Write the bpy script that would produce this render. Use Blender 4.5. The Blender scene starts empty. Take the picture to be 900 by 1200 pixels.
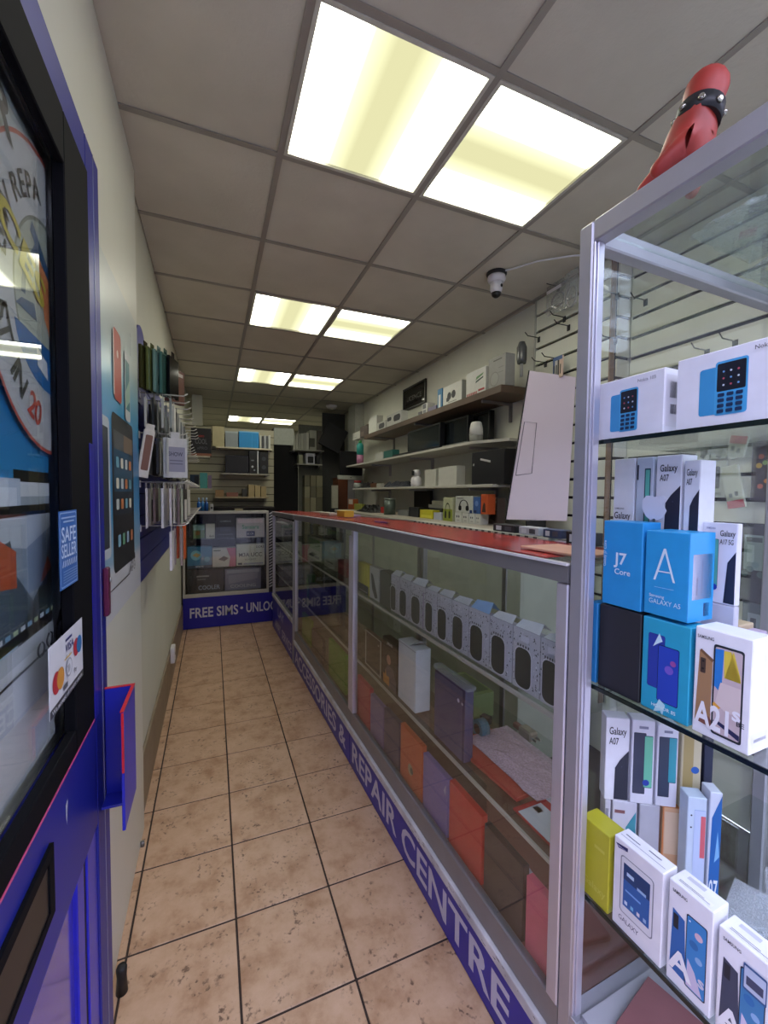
import bpy, bmesh, math, random
from mathutils import Vector, Matrix
random.seed(7)
S = bpy.context.scene
C = S.collection
PI = math.pi

# ------------------------------------------------------------------ camera, world, exposure
F, YAW, PIT, ROL = 491.7, .3883, -.0426, .0096          # focal length in pixels of a 900 px wide frame
fw = Vector((math.sin(YAW)*math.cos(PIT), math.cos(YAW)*math.cos(PIT), math.sin(PIT)))
rt0 = Vector((math.cos(YAW), -math.sin(YAW), 0)); up0 = rt0.cross(fw)
rt = math.cos(ROL)*rt0 + math.sin(ROL)*up0; up = -math.sin(ROL)*rt0 + math.cos(ROL)*up0
EYE = Vector((0, 0, 1.5))
cd = bpy.data.cameras.new('camera'); cam = bpy.data.objects.new('camera', cd); C.objects.link(cam)
cd.sensor_fit = 'HORIZONTAL'; cd.sensor_width = 36; cd.lens = F/900*36; cd.clip_start = .01
m4 = Matrix.Identity(4)
for i in range(3):
    m4[i][0], m4[i][1], m4[i][2], m4[i][3] = rt[i], up[i], -fw[i], EYE[i]
cam.matrix_world = m4
S.camera = cam
W = bpy.data.worlds.new('daylight'); S.world = W; W.use_nodes = True
W.node_tree.nodes['Background'].inputs[0].default_value = (.70, .72, 1.0, 1)
W.node_tree.nodes['Background'].inputs[1].default_value = 5.6
S.view_settings.view_transform = 'Standard'; S.view_settings.look = 'None'
S.view_settings.gamma = 1; S.view_settings.exposure = 0.28
LAMP = 11.0

CEIL = 2.843
TH = .029                                                # the counters run at a slight angle to the walls

# ------------------------------------------------------------------ materials
def lin(c):
    if isinstance(c, str):
        c = [int(c[i:i+2], 16)/255 for i in (0, 2, 4)]
    return tuple((v/12.92 if v <= .04045 else ((v+.055)/1.055)**2.4) for v in c) + (1,)
MC = {}
def mat(col, rough=.5, metal=0, noise=.08, scale=30, bump=0, coat=0):
    k = (str(col), rough, metal, noise, scale, bump, coat)
    if k in MC: return MC[k]
    m = bpy.data.materials.new('surface'); m.use_nodes = True
    nt = m.node_tree; b = nt.nodes['Principled BSDF']
    b.inputs['Roughness'].default_value = rough; b.inputs['Metallic'].default_value = metal
    if coat: b.inputs['Coat Weight'].default_value = coat; b.inputs['Coat Roughness'].default_value = .08
    c = lin(col)
    if noise or bump:
        tc = nt.nodes.new('ShaderNodeTexCoord'); nz = nt.nodes.new('ShaderNodeTexNoise')
        nz.inputs['Scale'].default_value = scale; nz.inputs['Detail'].default_value = 3
        nt.links.new(tc.outputs['Object'], nz.inputs['Vector'])
        mr = nt.nodes.new('ShaderNodeMapRange')
        mr.inputs[1].default_value = .3; mr.inputs[2].default_value = .7
        mr.inputs[3].default_value = 1-noise; mr.inputs[4].default_value = 1+noise
        nt.links.new(nz.outputs['Fac'], mr.inputs[0])
        mx = nt.nodes.new('ShaderNodeVectorMath'); mx.operation = 'SCALE'
        mx.inputs[0].default_value = c[:3]; nt.links.new(mr.outputs[0], mx.inputs['Scale'])
        nt.links.new(mx.outputs[0], b.inputs['Base Color'])
        if bump:
            bp_ = nt.nodes.new('ShaderNodeBump'); bp_.inputs['Strength'].default_value = bump; bp_.inputs['Distance'].default_value = .004
            nt.links.new(nz.outputs['Fac'], bp_.inputs['Height']); nt.links.new(bp_.outputs[0], b.inputs['Normal'])
    else:
        b.inputs['Base Color'].default_value = c
    MC[k] = m
    return m
def ink(col): return mat(col, .42, 0, 0)
def glassmat(tint=(.965, .985, .975), ior=1.5, rough=0.0, name='clear_glass', haze=0):
    m = bpy.data.materials.new(name); m.use_nodes = True; nt = m.node_tree; nt.nodes.clear()
    o = nt.nodes.new('ShaderNodeOutputMaterial'); mx = nt.nodes.new('ShaderNodeMixShader')
    t = nt.nodes.new('ShaderNodeBsdfTransparent'); t.inputs[0].default_value = tint + (1,)
    g = nt.nodes.new('ShaderNodeBsdfGlossy'); g.inputs['Roughness'].default_value = rough
    f = nt.nodes.new('ShaderNodeFresnel'); ge = nt.nodes.new('ShaderNodeNewGeometry')       # a thin pane: same reflection from both faces
    io = nt.nodes.new('ShaderNodeMapRange'); io.inputs[3].default_value = ior; io.inputs[4].default_value = 1/ior
    nt.links.new(ge.outputs['Backfacing'], io.inputs[0]); nt.links.new(io.outputs[0], f.inputs['IOR'])
    a = t
    if haze:
        d = nt.nodes.new('ShaderNodeBsdfDiffuse'); d.inputs[0].default_value = (.8, .82, .85, 1)
        a = nt.nodes.new('ShaderNodeMixShader')
        nz = nt.nodes.new('ShaderNodeTexNoise'); nz.inputs['Scale'].default_value = 30
        mr = nt.nodes.new('ShaderNodeMapRange'); mr.inputs[1].default_value = .35; mr.inputs[2].default_value = .75
        mr.inputs[3].default_value = haze*.3; mr.inputs[4].default_value = haze
        nt.links.new(nz.outputs['Fac'], mr.inputs[0]); nt.links.new(mr.outputs[0], a.inputs[0])
        nt.links.new(t.outputs[0], a.inputs[1]); nt.links.new(d.outputs[0], a.inputs[2])
    nt.links.new(f.outputs[0], mx.inputs[0]); nt.links.new(a.outputs[0], mx.inputs[1]); nt.links.new(g.outputs[0], mx.inputs[2])
    nt.links.new(mx.outputs[0], o.inputs[0])
    return m
GLASS = glassmat()
SHELFG = glassmat((.93, .965, .95), name='shelf_glass')
PLAST = glassmat((.94, .96, .95), 1.5, .05, 'clear_plastic', haze=.38)
ACRYL = glassmat((.92, .95, .97), 1.5, .02, 'clear_acrylic', haze=.4)
ALU = mat('b4b2ba', .38, .55, .04, 12)
ALUD = mat('8f8d90', .45, .5, .05, 12)
WHITEP = mat('e2e0e4', .45, 0, .03, 20)
BLUEF = mat('1f1d9c', .35, 0, .05, 6)
BLACK = mat('0d0e12', .35, 0, .1, 20)
DARK = mat('1d1e22', .5, 0, .12, 20)
CARDB = mat('b09570', .75, 0, .1, 25)

# ------------------------------------------------------------------ mesh helpers
def bm_box(bm, x0, x1, y0, y1, z0, z1, mi=0, bev=0):
    vs = [bm.verts.new(p) for p in ((x0,y0,z0),(x1,y0,z0),(x1,y1,z0),(x0,y1,z0),(x0,y0,z1),(x1,y0,z1),(x1,y1,z1),(x0,y1,z1))]
    fs = [bm.faces.new([vs[i] for i in q]) for q in ((0,3,2,1),(4,5,6,7),(0,1,5,4),(1,2,6,5),(2,3,7,6),(3,0,4,7))]
    for f in fs: f.material_index = mi
    if bev:
        es = list({e for f in fs for e in f.edges})
        r = bmesh.ops.bevel(bm, geom=es, offset=bev, segments=1, affect='EDGES', profile=.5)
        for f in r['faces']: f.material_index = mi
def bm_tube(bm, pts, rad, seg=8, mi=0, caps=True):
    """a round tube through pts; rad one number or one per point"""
    n = len(pts); pts = [Vector(p) for p in pts]
    if not isinstance(rad, (list, tuple)): rad = [rad]*n
    rings = []
    ref = None
    for i, p in enumerate(pts):
        d = (pts[min(i+1, n-1)] - pts[max(i-1, 0)]).normalized()
        if ref is None: ref = Vector((0,0,1)) if abs(d.z) < .9 else Vector((1,0,0))
        a = d.cross(ref).normalized(); b = d.cross(a).normalized(); ref = b.cross(d) if False else ref
        rings.append([bm.verts.new(p + rad[i]*(math.cos(2*PI*k/seg)*a + math.sin(2*PI*k/seg)*b)) for k in range(seg)])
    for i in range(n-1):
        for k in range(seg):
            f = bm.faces.new((rings[i][k], rings[i][(k+1)%seg], rings[i+1][(k+1)%seg], rings[i+1][k])); f.smooth = True; f.material_index = mi
    if caps:
        for r in (rings[0], rings[-1]):
            f = bm.faces.new(r); f.material_index = mi
def bm_lathe(bm, prof, seg=16, mi=0, cx=0, cy=0):
    rings = []
    for r, z in prof:
        rings.append([bm.verts.new((cx+r*math.cos(2*PI*k/seg), cy+r*math.sin(2*PI*k/seg), z)) for k in range(seg)])
    for i in range(len(prof)-1):
        for k in range(seg):
            f = bm.faces.new((rings[i][k], rings[i][(k+1)%seg], rings[i+1][(k+1)%seg], rings[i+1][k])); f.smooth = True; f.material_index = mi
    for r in (rings[0], rings[-1]):
        f = bm.faces.new(r); f.material_index = mi
def bm_poly(bm, pts, mi=0):
    f = bm.faces.new([bm.verts.new(p) for p in pts]); f.material_index = mi
    return f
def bm_prism(bm, pts2, y0, y1, mi=0):
    """outline in x,z pushed from y0 to y1"""
    a = [bm.verts.new((x, y0, z)) for x, z in pts2]; b = [bm.verts.new((x, y1, z)) for x, z in pts2]
    f1 = bm.faces.new(a); f2 = bm.faces.new(b[::-1]); n = len(a); fs = [f1, f2]
    for i in range(n): fs.append(bm.faces.new((a[i], b[i], b[(i+1)%n], a[(i+1)%n])))
    for f in fs: f.material_index = mi
def mesh(bm, mats, nrm=True):
    if nrm: bmesh.ops.recalc_face_normals(bm, faces=bm.faces)
    me = bpy.data.meshes.new('shape'); bm.to_mesh(me); bm.free()
    for m in (mats if isinstance(mats, (list, tuple)) else [mats]): me.materials.append(m)
    return me
def obj(name, me, parent=None, loc=(0,0,0), rz=0, **kw):
    o = bpy.data.objects.new(name, me); C.objects.link(o)
    o.location = loc; o.rotation_euler = (0, 0, rz)
    if parent: o.parent = parent
    for k, v in kw.items(): o[k] = v
    return o
def tag(o, label, cat, group=None):
    o['label'] = label; o['category'] = cat
    if group: o['group'] = group
    return o
def thing(name, label, cat, loc=(0,0,0), rz=0, group=None):
    return tag(obj(name, None, None, loc, rz), label, cat, group)
def struct(name, loc=(0,0,0), rz=0, me=None): return obj(name, me, None, loc, rz, kind='structure')
def part(name, parent, mats, *boxes, bev=0, **kw):
    bm = bmesh.new()
    for b in boxes: bm_box(bm, *b, bev=bev)
    return obj(name, mesh(bm, mats), parent, **kw)
def copy_tree(o, parent=None):
    c = o.copy(); C.objects.link(c)
    if parent: c.parent = parent
    for ch in list(o.children): copy_tree(ch, c)
    return c
TXT = {}
def text_geo(body, bold=0):
    k = (body, bold)
    if k not in TXT:
        c = bpy.data.curves.new('t', 'FONT'); c.body = body; c.size = 1; c.offset = bold; c.resolution_u = 3
        o = bpy.data.objects.new('t', c); me = o.to_mesh()
        vs = [(v.co.x, v.co.y) for v in me.vertices]; fs = [tuple(p.vertices) for p in me.polygons]
        o.to_mesh_clear(); bpy.data.objects.remove(o)
        x0 = min(v[0] for v in vs); x1 = max(v[0] for v in vs)
        TXT[k] = (vs, fs, x0, x1)
    return TXT[k]
CAP = .69
def bm_text(bm, body, x, z, h, y, mi=0, width=None, bold=.012, align='l', rot=0, shear=0):
    """letters of cap height h standing in the plane y, baseline start at x, z; width stretches them"""
    vs, fs, x0, x1 = text_geo(body, bold)
    sy = h/CAP; sx = sy if width is None else width/(x1-x0)
    tw = sx*(x1-x0); ox = {'l': 0, 'c': -tw/2, 'r': -tw}[align]
    c, s = math.cos(rot), math.sin(rot); nv = []
    for vx, vy in vs:
        a = ox+(vx-x0)*sx + shear*vy*sy; b = vy*sy
        nv.append(bm.verts.new((x+a*c-b*s, y, z+a*s+b*c)))
    for f in fs:
        try:
            g = bm.faces.new([nv[i] for i in f]); g.material_index = mi
        except ValueError: pass
def rrect(u0, v0, u1, v1, r, n=4):
    P = []
    for cx, cy, a0 in ((u1-r, v1-r, 0), (u0+r, v1-r, PI/2), (u0+r, v0+r, PI), (u1-r, v0+r, 1.5*PI)):
        for k in range(n+1): P.append((cx+r*math.cos(a0+k*PI/2/n), cy+r*math.sin(a0+k*PI/2/n)))
    return P
def draw(parent, prints, w, h, y=-.0004, x0=None, z0=0, side='front', t=0, name=None):
    """flat print on one face. u, v run 0..1 over the face."""
    sh, tx = bmesh.new(), bmesh.new(); ms, mt = [], []
    if x0 is None: x0 = -w/2
    def mid(lst, col):
        if col not in lst: lst.append(col)
        return lst.index(col)
    i = 0
    for p in prints:
        i += 1; yy = y - i*.00012
        if p[0] == 't':
            _, s, u, v, hh, col = p[:6]; kw = p[6] if len(p) > 6 else {}
            kw = dict(kw)
            if 'width' in kw: kw['width'] *= w
            bm_text(tx, s, x0+u*w, z0+v*h, hh*h, yy-.0002, mid(mt, col), **kw)
        elif p[0] == 'r':
            _, a, b, c, d, col = p[:6]; r = p[6] if len(p) > 6 else 0
            X0, X1, Z0, Z1 = x0+a*w, x0+c*w, z0+b*h, z0+d*h
            if r:
                r = min(r*w, .49*(X1-X0), .49*(Z1-Z0)); q = rrect(X0, Z0, X1, Z1, r)
            else: q = [(X0,Z0),(X1,Z0),(X1,Z1),(X0,Z1)]
            bm_poly(sh, [(a_, yy, b_) for a_, b_ in q], mid(ms, col))
        elif p[0] == 'p':
            bm_poly(sh, [(x0+a*w, yy, z0+b*h) for a, b in p[1]], mid(ms, p[2]))
        elif p[0] == 'c':
            _, u, v, r, col = p
            bm_poly(sh, [(x0+u*w+r*w*math.cos(2*PI*k/20), yy, z0+v*h+r*w*math.sin(2*PI*k/20)) for k in range(20)], mid(ms, col))
    rz = 0; off = (0,0,0)
    if side == 'right': rz = PI/2; off = (parent.get('_w', w)/2 if False else 0, 0, 0)
    res = []
    for b, lst, nm in ((sh, ms, name or 'picture'), (tx, mt, 'lettering')):
        if len(b.verts):
            me = bpy.data.meshes.new('print'); b.to_mesh(me); b.free()
            for c in lst: me.materials.append(ink(c))
            o = obj(nm, me, parent, off, 0); res.append(o)
        else: b.free()
    return res

# ------------------------------------------------------------------ frames: planes of the room a pixel ray is met with
class Frame:
    """a vertical plane; x runs to a viewer's right, y into the depth, z up"""
    def __init__(s, O, rz):
        s.O = Vector(O); s.rz = rz
        s.x = Vector((math.cos(rz), math.sin(rz), 0)); s.y = Vector((-math.sin(rz), math.cos(rz), 0))
    def at(s, px, py, depth=0):
        D = (px-450)/F*rt - (py-600)/F*up + fw
        k = ((s.O + s.y*depth - EYE).dot(s.y))/D.dot(s.y); P = EYE + k*D
        return (P-s.O).dot(s.x), P.z
    def world(s, u, d, z): return s.O + s.x*u + s.y*d + Vector((0,0,z))
CF = Frame((.757, 0, 0), -PI/2+TH)
def LF(X): return Frame((X, 0, 0), PI/2)
def RF(X): return Frame((X, 0, 0), -PI/2)
def BF(Y): return Frame((0, Y, 0), 0)

def carton(fr, d, pxl, pxr, z0, z1, thick, col, name, label, cat, group=None, prints=None, pyb=None, rot=0,
           rough=.45, bev=.0015, top=None, right=None, lean=0, u=None, gap=.001):
    """box whose front stands in plane `fr` at depth d; pxl/pxr are where its left and right edges are seen; z1 < 0: own height"""
    pyb = pyb if pyb is not None else 700
    if u: u0, u1 = u
    else: u0 = fr.at(pxl, pyb, d)[0]; u1 = fr.at(pxr, pyb, d)[0]
    u0 += gap; u1 -= gap
    w = u1-u0; h = z1-z0
    bm = bmesh.new(); bm_box(bm, -w/2, w/2, 0, thick, 0, h, bev=min(bev, thick*.2, w*.2))
    m = col if isinstance(col, bpy.types.Material) else mat(col, rough, 0, .04, 25)
    o = obj(name, mesh(bm, m), None, fr.world((u0+u1)/2, d, z0), fr.rz+rot)
    o.rotation_euler[0] = lean
    if label: tag(o, label, cat, group)
    if prints: draw(o, prints, w, h)
    if top:
        b2 = bmesh.new()
        ms = []
        for a, b, c, d2, cc in top:
            if cc not in ms: ms.append(cc)
            bm_poly(b2, [(-w/2+a*w, b*thick, h+.0005), (-w/2+c*w, b*thick, h+.0005), (-w/2+c*w, d2*thick, h+.0005), (-w/2+a*w, d2*thick, h+.0005)], ms.index(cc))
        obj('top_label', mesh(b2, [ink(c) for c in ms]), o)
    if right:
        b2 = bmesh.new(); ms = []
        for a, b, c, d2, cc in right:
            if cc not in ms: ms.append(cc)
            X = w/2+.0005
            bm_poly(b2, [(X, a*thick, b*h), (X, c*thick, b*h), (X, c*thick, d2*h), (X, a*thick, d2*h)], ms.index(cc))
        obj('side_label', mesh(b2, [ink(c) for c in ms]), o)
    return o
def phone(u0, v0, u1, v1, body, scr, r=.04, ins=.012):
    return [('r', u0, v0, u1, v1, body, r), ('r', u0+ins, v0+ins*.6, u1-ins, v1-ins*.6, scr, r*.8)]

# ------------------------------------------------------------------ the room
YB, YF, XR, XL, XW = 9.2, -.15, 2.1, -.32, 2.22
def tile_material():
    m = bpy.data.materials.new('floor_tile'); m.use_nodes = True; nt = m.node_tree; b = nt.nodes['Principled BSDF']
    ge = nt.nodes.new('ShaderNodeNewGeometry'); oi = nt.nodes.new('ShaderNodeObjectInfo')
    add = nt.nodes.new('ShaderNodeVectorMath'); add.operation = 'MULTIPLY_ADD'
    nt.links.new(oi.outputs['Random'], add.inputs[0]); add.inputs[1].default_value = (7, 3, 5); nt.links.new(ge.outputs['Position'], add.inputs[2])
    n1 = nt.nodes.new('ShaderNodeTexNoise'); n1.inputs['Scale'].default_value = 9; n1.inputs['Detail'].default_value = 6; n1.inputs['Roughness'].default_value = .65
    n2 = nt.nodes.new('ShaderNodeTexNoise'); n2.inputs['Scale'].default_value = 70; n2.inputs['Detail'].default_value = 3
    n3 = nt.nodes.new('ShaderNodeTexNoise'); n3.inputs['Scale'].default_value = 14; n3.inputs['Detail'].default_value = 4; n3.inputs['Distortion'].default_value = .6
    for n in (n1, n2, n3): nt.links.new(add.outputs[0], n.inputs['Vector'])
    cr = nt.nodes.new('ShaderNodeValToRGB'); nt.links.new(n1.outputs['Fac'], cr.inputs[0])
    cr.color_ramp.elements[0].position = .3; cr.color_ramp.elements[0].color = lin('a8805f')
    cr.color_ramp.elements[1].position = .72; cr.color_ramp.elements[1].color = lin('d3b193')
    e = cr.color_ramp.elements.new(.5); e.color = lin('c6a282')
    mul = nt.nodes.new('ShaderNodeMath'); mul.operation = 'MULTIPLY'
    r2 = nt.nodes.new('ShaderNodeMapRange'); r2.inputs[1].default_value = .56; r2.inputs[2].default_value = .66; nt.links.new(n2.outputs['Fac'], r2.inputs[0])
    r3 = nt.nodes.new('ShaderNodeMapRange'); r3.inputs[1].default_value = .48; r3.inputs[2].default_value = .66; nt.links.new(n3.outputs['Fac'], r3.inputs[0])
    nt.links.new(r2.outputs[0], mul.inputs[0]); nt.links.new(r3.outputs[0], mul.inputs[1])
    mx = nt.nodes.new('ShaderNodeMixRGB'); nt.links.new(mul.outputs[0], mx.inputs[0]); nt.links.new(cr.outputs[0], mx.inputs[1]); mx.inputs[2].default_value = lin('6f5442')
    nt.links.new(mx.outputs[0], b.inputs['Base Color'])
    b.inputs['Roughness'].default_value = .42
    bu = nt.nodes.new('ShaderNodeBump'); bu.inputs['Strength'].default_value = .25; bu.inputs['Distance'].default_value = .003
    nt.links.new(n1.outputs['Fac'], bu.inputs['Height']); nt.links.new(bu.outputs[0], b.inputs['Normal'])
    return m
TILE = tile_material()
GROUT = mat('3c2f28', .8, 0, .15, 20)
fl = struct('floor')
part('grout', fl, GROUT, (XL-.05, XW, YF, YB, -.05, -.003))
xs = [XL] + [-.2675+.3343*k for k in range(0, 5)]
ys = [1.505+.3343*k for k in range(-6, 14)]
TM = {}
def tile_mesh(w, l):
    k = (round(w, 3), round(l, 3))
    if k not in TM:
        bm = bmesh.new(); bm_box(bm, -w/2, w/2, -l/2, l/2, -.012, 0, bev=.0015); TM[k] = mesh(bm, TILE)
    return TM[k]
for i in range(len(xs)-1):
    for j in range(len(ys)-1):
        w = xs[i+1]-xs[i]-.007; l = ys[j+1]-ys[j]-.007
        obj('floor_tile', tile_mesh(w, l), fl, ((xs[i]+xs[i+1])/2, (ys[j]+ys[j+1])/2, random.uniform(-.0005, .0003)))

WALLM = mat('d4d3c3', .75, 0, .03, 2)
WALLF = mat('deded0', .7, 0, .04, 3)
w = struct('wall_left'); part('plaster', w, WALLM, (XL-.1, XL, YF, YB, 0, CEIL+.1))
w = struct('wall_right'); part('plaster', w, WALLF, (XR, XW+.1, 1.735, YB, 0, CEIL+.1), (XW, XW+.1, YF, 1.735, 0, CEIL+.1))
w = struct('wall_back'); part('plaster', w, WALLM, (XL, XR, YB, YB+.1, 0, CEIL+.1))
sk = struct('baseboard_left'); 
SKM = mat('8d7d68', .5, 0, .12, 8)
part('skirting_tile', sk, SKM, (XL+.0005, XL+.014, 2.085, 3.3, .0, .27), bev=.002)
part('skirting_tile', sk, SKM, (XL+.0005, XL+.014, 3.305, 4.99, .0, .27), bev=.002)
# white wall panel at the entrance
PX = -.293
wp = thing('wall_panel', 'smooth white panel lining the left wall beside the open door', 'panel', (0,0,0))
part('panel_board', wp, mat('dcdccf', .35, 0, .02, 4), (XL+.0005, PX, YF, 2.083, 0.0, 2.84), bev=.001)

# unseen street: pavement and dark house front, added to dim reflections in the glass
gr = struct('ground'); part('pavement', gr, mat('6f6f72', .8, 0, .1, 3), (-14, 16, -12, YF-.002, -.06, -.01))
gr = struct('wall_street_added'); part('added_facade', gr, mat('4c4843', .8, 0, .1, 1), (-14, 16, -10, -9.6, -.06, 7.0)); part('added_facade_window', gr, mat('20242c', .2), *[(x, x+1.4, -9.6, -9.56, z, z+1.8) for x in range(-12, 15, 3) for z in (.8, 4.0)], kind='stuff')
# ceiling grid
cg = struct('ceiling')
part('slab', cg, mat('55524c', .9), (XL-.1, XW+.1, YF, YB, CEIL+.05, CEIL+.12))
def ceil_material():
    m = bpy.data.materials.new('ceiling_tile'); m.use_nodes = True; nt = m.node_tree; b = nt.nodes['Principled BSDF']; b.inputs['Roughness'].default_value = .9
    ge = nt.nodes.new('ShaderNodeNewGeometry')
    n1 = nt.nodes.new('ShaderNodeTexNoise'); n1.inputs['Scale'].default_value = 3; n1.inputs['Detail'].default_value = 5
    nt.links.new(ge.outputs['Position'], n1.inputs['Vector'])
    cr = nt.nodes.new('ShaderNodeValToRGB'); cr.color_ramp.elements[0].position = .3; cr.color_ramp.elements[0].color = lin('c6c0ae')
    cr.color_ramp.elements[1].position = .7; cr.color_ramp.elements[1].color = lin('d3cdbb'); nt.links.new(n1.outputs['Fac'], cr.inputs[0])
    nt.links.new(cr.outputs[0], b.inputs['Base Color'])
    n2 = nt.nodes.new('ShaderNodeTexNoise'); n2.inputs['Scale'].default_value = 60; nt.links.new(ge.outputs['Position'], n2.inputs['Vector'])
    bu = nt.nodes.new('ShaderNodeBump'); bu.inputs['Strength'].default_value = .3; bu.inputs['Distance'].default_value = .004
    nt.links.new(n2.outputs['Fac'], bu.inputs['Height']); nt.links.new(bu.outputs[0], b.inputs['Normal'])
    return m
CT = ceil_material(); RAIL = mat('a19b90', .5, .2, .04, 8)
cx = [XL, .258, .858, 1.458, 2.058, XW]; pit = .605; cy = [1.152+pit*k for k in range(-2, 14)]
cy = [YF] + [y for y in cy if y > YF+.05] ; cy[-1] = YB
lights = {(1, 1.152), (2, 1.152), (1, 1.152+3*pit), (2, 1.152+3*pit), (1, 1.152+6*pit), (2, 1.152+6*pit), (1, 1.152+11*pit), (2, 1.152+11*pit)}
TM2 = {}
for i in range(5):
    for j in range(len(cy)-1):
        if any(a == i and abs(b-cy[j]) < .01 for a, b in lights): continue
        w = cx[i+1]-cx[i]; l = cy[j+1]-cy[j]; k = (round(w, 3), round(l, 3))
        if k not in TM2:
            bm = bmesh.new(); bm_box(bm, -w/2+.004, w/2-.004, -l/2+.004, l/2-.004, 0, .015); TM2[k] = mesh(bm, CT)
        obj('ceiling_tile', TM2[k], cg, ((cx[i]+cx[i+1])/2, (cy[j]+cy[j+1])/2, CEIL+random.uniform(-.001, .002)))
for x in cx[1:-1]: part('ceiling_rail', cg, RAIL, (x-.012, x+.012, YF, YB, CEIL-.006, CEIL-.001))
for y in cy[1:-1]: part('ceiling_rail', cg, RAIL, (XL, XW, y-.012, y+.012, CEIL-.0055, CEIL-.0015))

def lamp_material():
    m = bpy.data.materials.new('lit_diffuser'); m.use_nodes = True; nt = m.node_tree; nt.nodes.clear()
    o = nt.nodes.new('ShaderNodeOutputMaterial'); e = nt.nodes.new('ShaderNodeEmission')
    tc = nt.nodes.new('ShaderNodeTexCoord'); sp = nt.nodes.new('ShaderNodeSeparateXYZ'); nt.links.new(tc.outputs['Object'], sp.inputs[0])
    # two tubes behind the prismatic sheet: bright along the tubes, dimmer between
    ab = nt.nodes.new('ShaderNodeMath'); ab.operation = 'ABSOLUTE'; nt.links.new(sp.outputs['X'], ab.inputs[0])
    cr = nt.nodes.new('ShaderNodeValToRGB'); mr = nt.nodes.new('ShaderNodeMapRange'); mr.inputs[1].default_value = 0; mr.inputs[2].default_value = .3
    nt.links.new(ab.outputs[0], mr.inputs[0]); nt.links.new(mr.outputs[0], cr.inputs[0])
    cr.color_ramp.elements[0].position = .12; cr.color_ramp.elements[0].color = (.062, .060, .034, 1)
    cr.color_ramp.elements[1].position = .95; cr.color_ramp.elements[1].color = (.40, .42, .32, 1)
    q = cr.color_ramp.elements.new(.36); q.color = (.10, .10, .062, 1)
    q = cr.color_ramp.elements.new(.68); q.color = (1.0, .97, .84, 1)
    nt.links.new(cr.outputs[0], e.inputs[0]); e.inputs[1].default_value = LAMP
    nt.links.new(e.outputs[0], o.inputs[0])
    return m
LM = lamp_material()
lroot = None
pos = {1: 'left', 2: 'right'}; order = ['nearest', 'second', 'third', 'farthest']
ly = sorted({b for a, b in lights})
for (i, y) in sorted(lights, key=lambda q: (q[1], q[0])):
    n = ly.index(y)
    lb = '%s-hand square fluorescent ceiling panel in the %s pair from the door' % (pos[i], order[n]) if n in (1, 2) else \
         ('%s-hand square lit ceiling panel, largest pair, nearest the camera' % pos[i] if n == 0 else '%s-hand lit ceiling panel of the pair at the far back of the shop' % pos[i])
    if lroot is None:
        lroot = thing('ceiling_light', lb, 'ceiling light', (0,0,0))
        fr_ = .3*(.605/.6)
        part('light_frame', lroot, mat('c9c6b8', .5), (-.288, .288, -.29, -.276, -.008, .02), (-.288, .288, .276, .29, -.008, .02), (-.288, -.274, -.276, .276, -.008, .02), (.274, .288, -.276, .276, -.008, .02))
        part('diffuser', lroot, LM, (-.2735, .2735, -.2755, .2755, .002, .006))
        o = lroot
    else: o = copy_tree(lroot)
    o.location = (cx[i]+.3, y+pit/2, CEIL); o.rotation_euler[2] = PI/2 if i == 2 else 0; o['label'] = lb; o['group'] = 'square light panels in the ceiling grid'

# security camera, smoke detector
t = thing('security_camera', 'small white dome security camera under the ceiling with a white cable', 'camera', (1.60, 2.15, CEIL-.002))
bm = bmesh.new(); bm_lathe(bm, [(.001, 0), (.06, 0), (.06, -.012), (.05, -.02), (.001, -.02)], 20); obj('mount_plate', mesh(bm, DARK), t)
bm = bmesh.new(); bm_lathe(bm, [(.001, -.02), (.052, -.02), (.055, -.04), (.045, -.055), (.001, -.055)], 20); obj('collar', mesh(bm, WHITEP), t)
bm = bmesh.new(); bm_lathe(bm, [(.001, -.055), (.036, -.055), (.036, -.10), (.030, -.118), (.001, -.12)], 20); obj('camera_body', mesh(bm, WHITEP), t)
bm = bmesh.new(); bm_lathe(bm, [(.001, -.118), (.030, -.1185), (.025, -.135), (.012, -.145), (.001, -.147)], 16); obj('lens', mesh(bm, BLACK), t)
bm = bmesh.new(); bm_tube(bm, [(.01, -.034, -.085), (.012, -.0385, -.085)], .009, 12); obj('sensor', mesh(bm, BLACK), t)
bm = bmesh.new(); bm_tube(bm, [(.0, -.02, -.004), (.05, -.10, -.01), (.12, -.22, -.012), (.25, -.35, -.02), (.4, -.42, -.02), (.44, -.52, -.01)], .005, 6)
obj('cable', mesh(bm, WHITEP), t)
t = thing('smoke_detector', 'round white smoke detector on the ceiling at the back of the shop', 'smoke detector', (1.68, 6.25, CEIL-.006))
bm = bmesh.new(); bm_lathe(bm, [(.001, 0), (.085, 0), (.085, -.015), (.07, -.04), (.045, -.05), (.001, -.05)], 20); obj('detector_body', mesh(bm, WHITEP), t)
bm = bmesh.new(); bm_lathe(bm, [(.001, -.0505), (.03, -.0505), (.026, -.062), (.001, -.062)], 14); obj('detector_cap', mesh(bm, WALLF), t)

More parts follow.
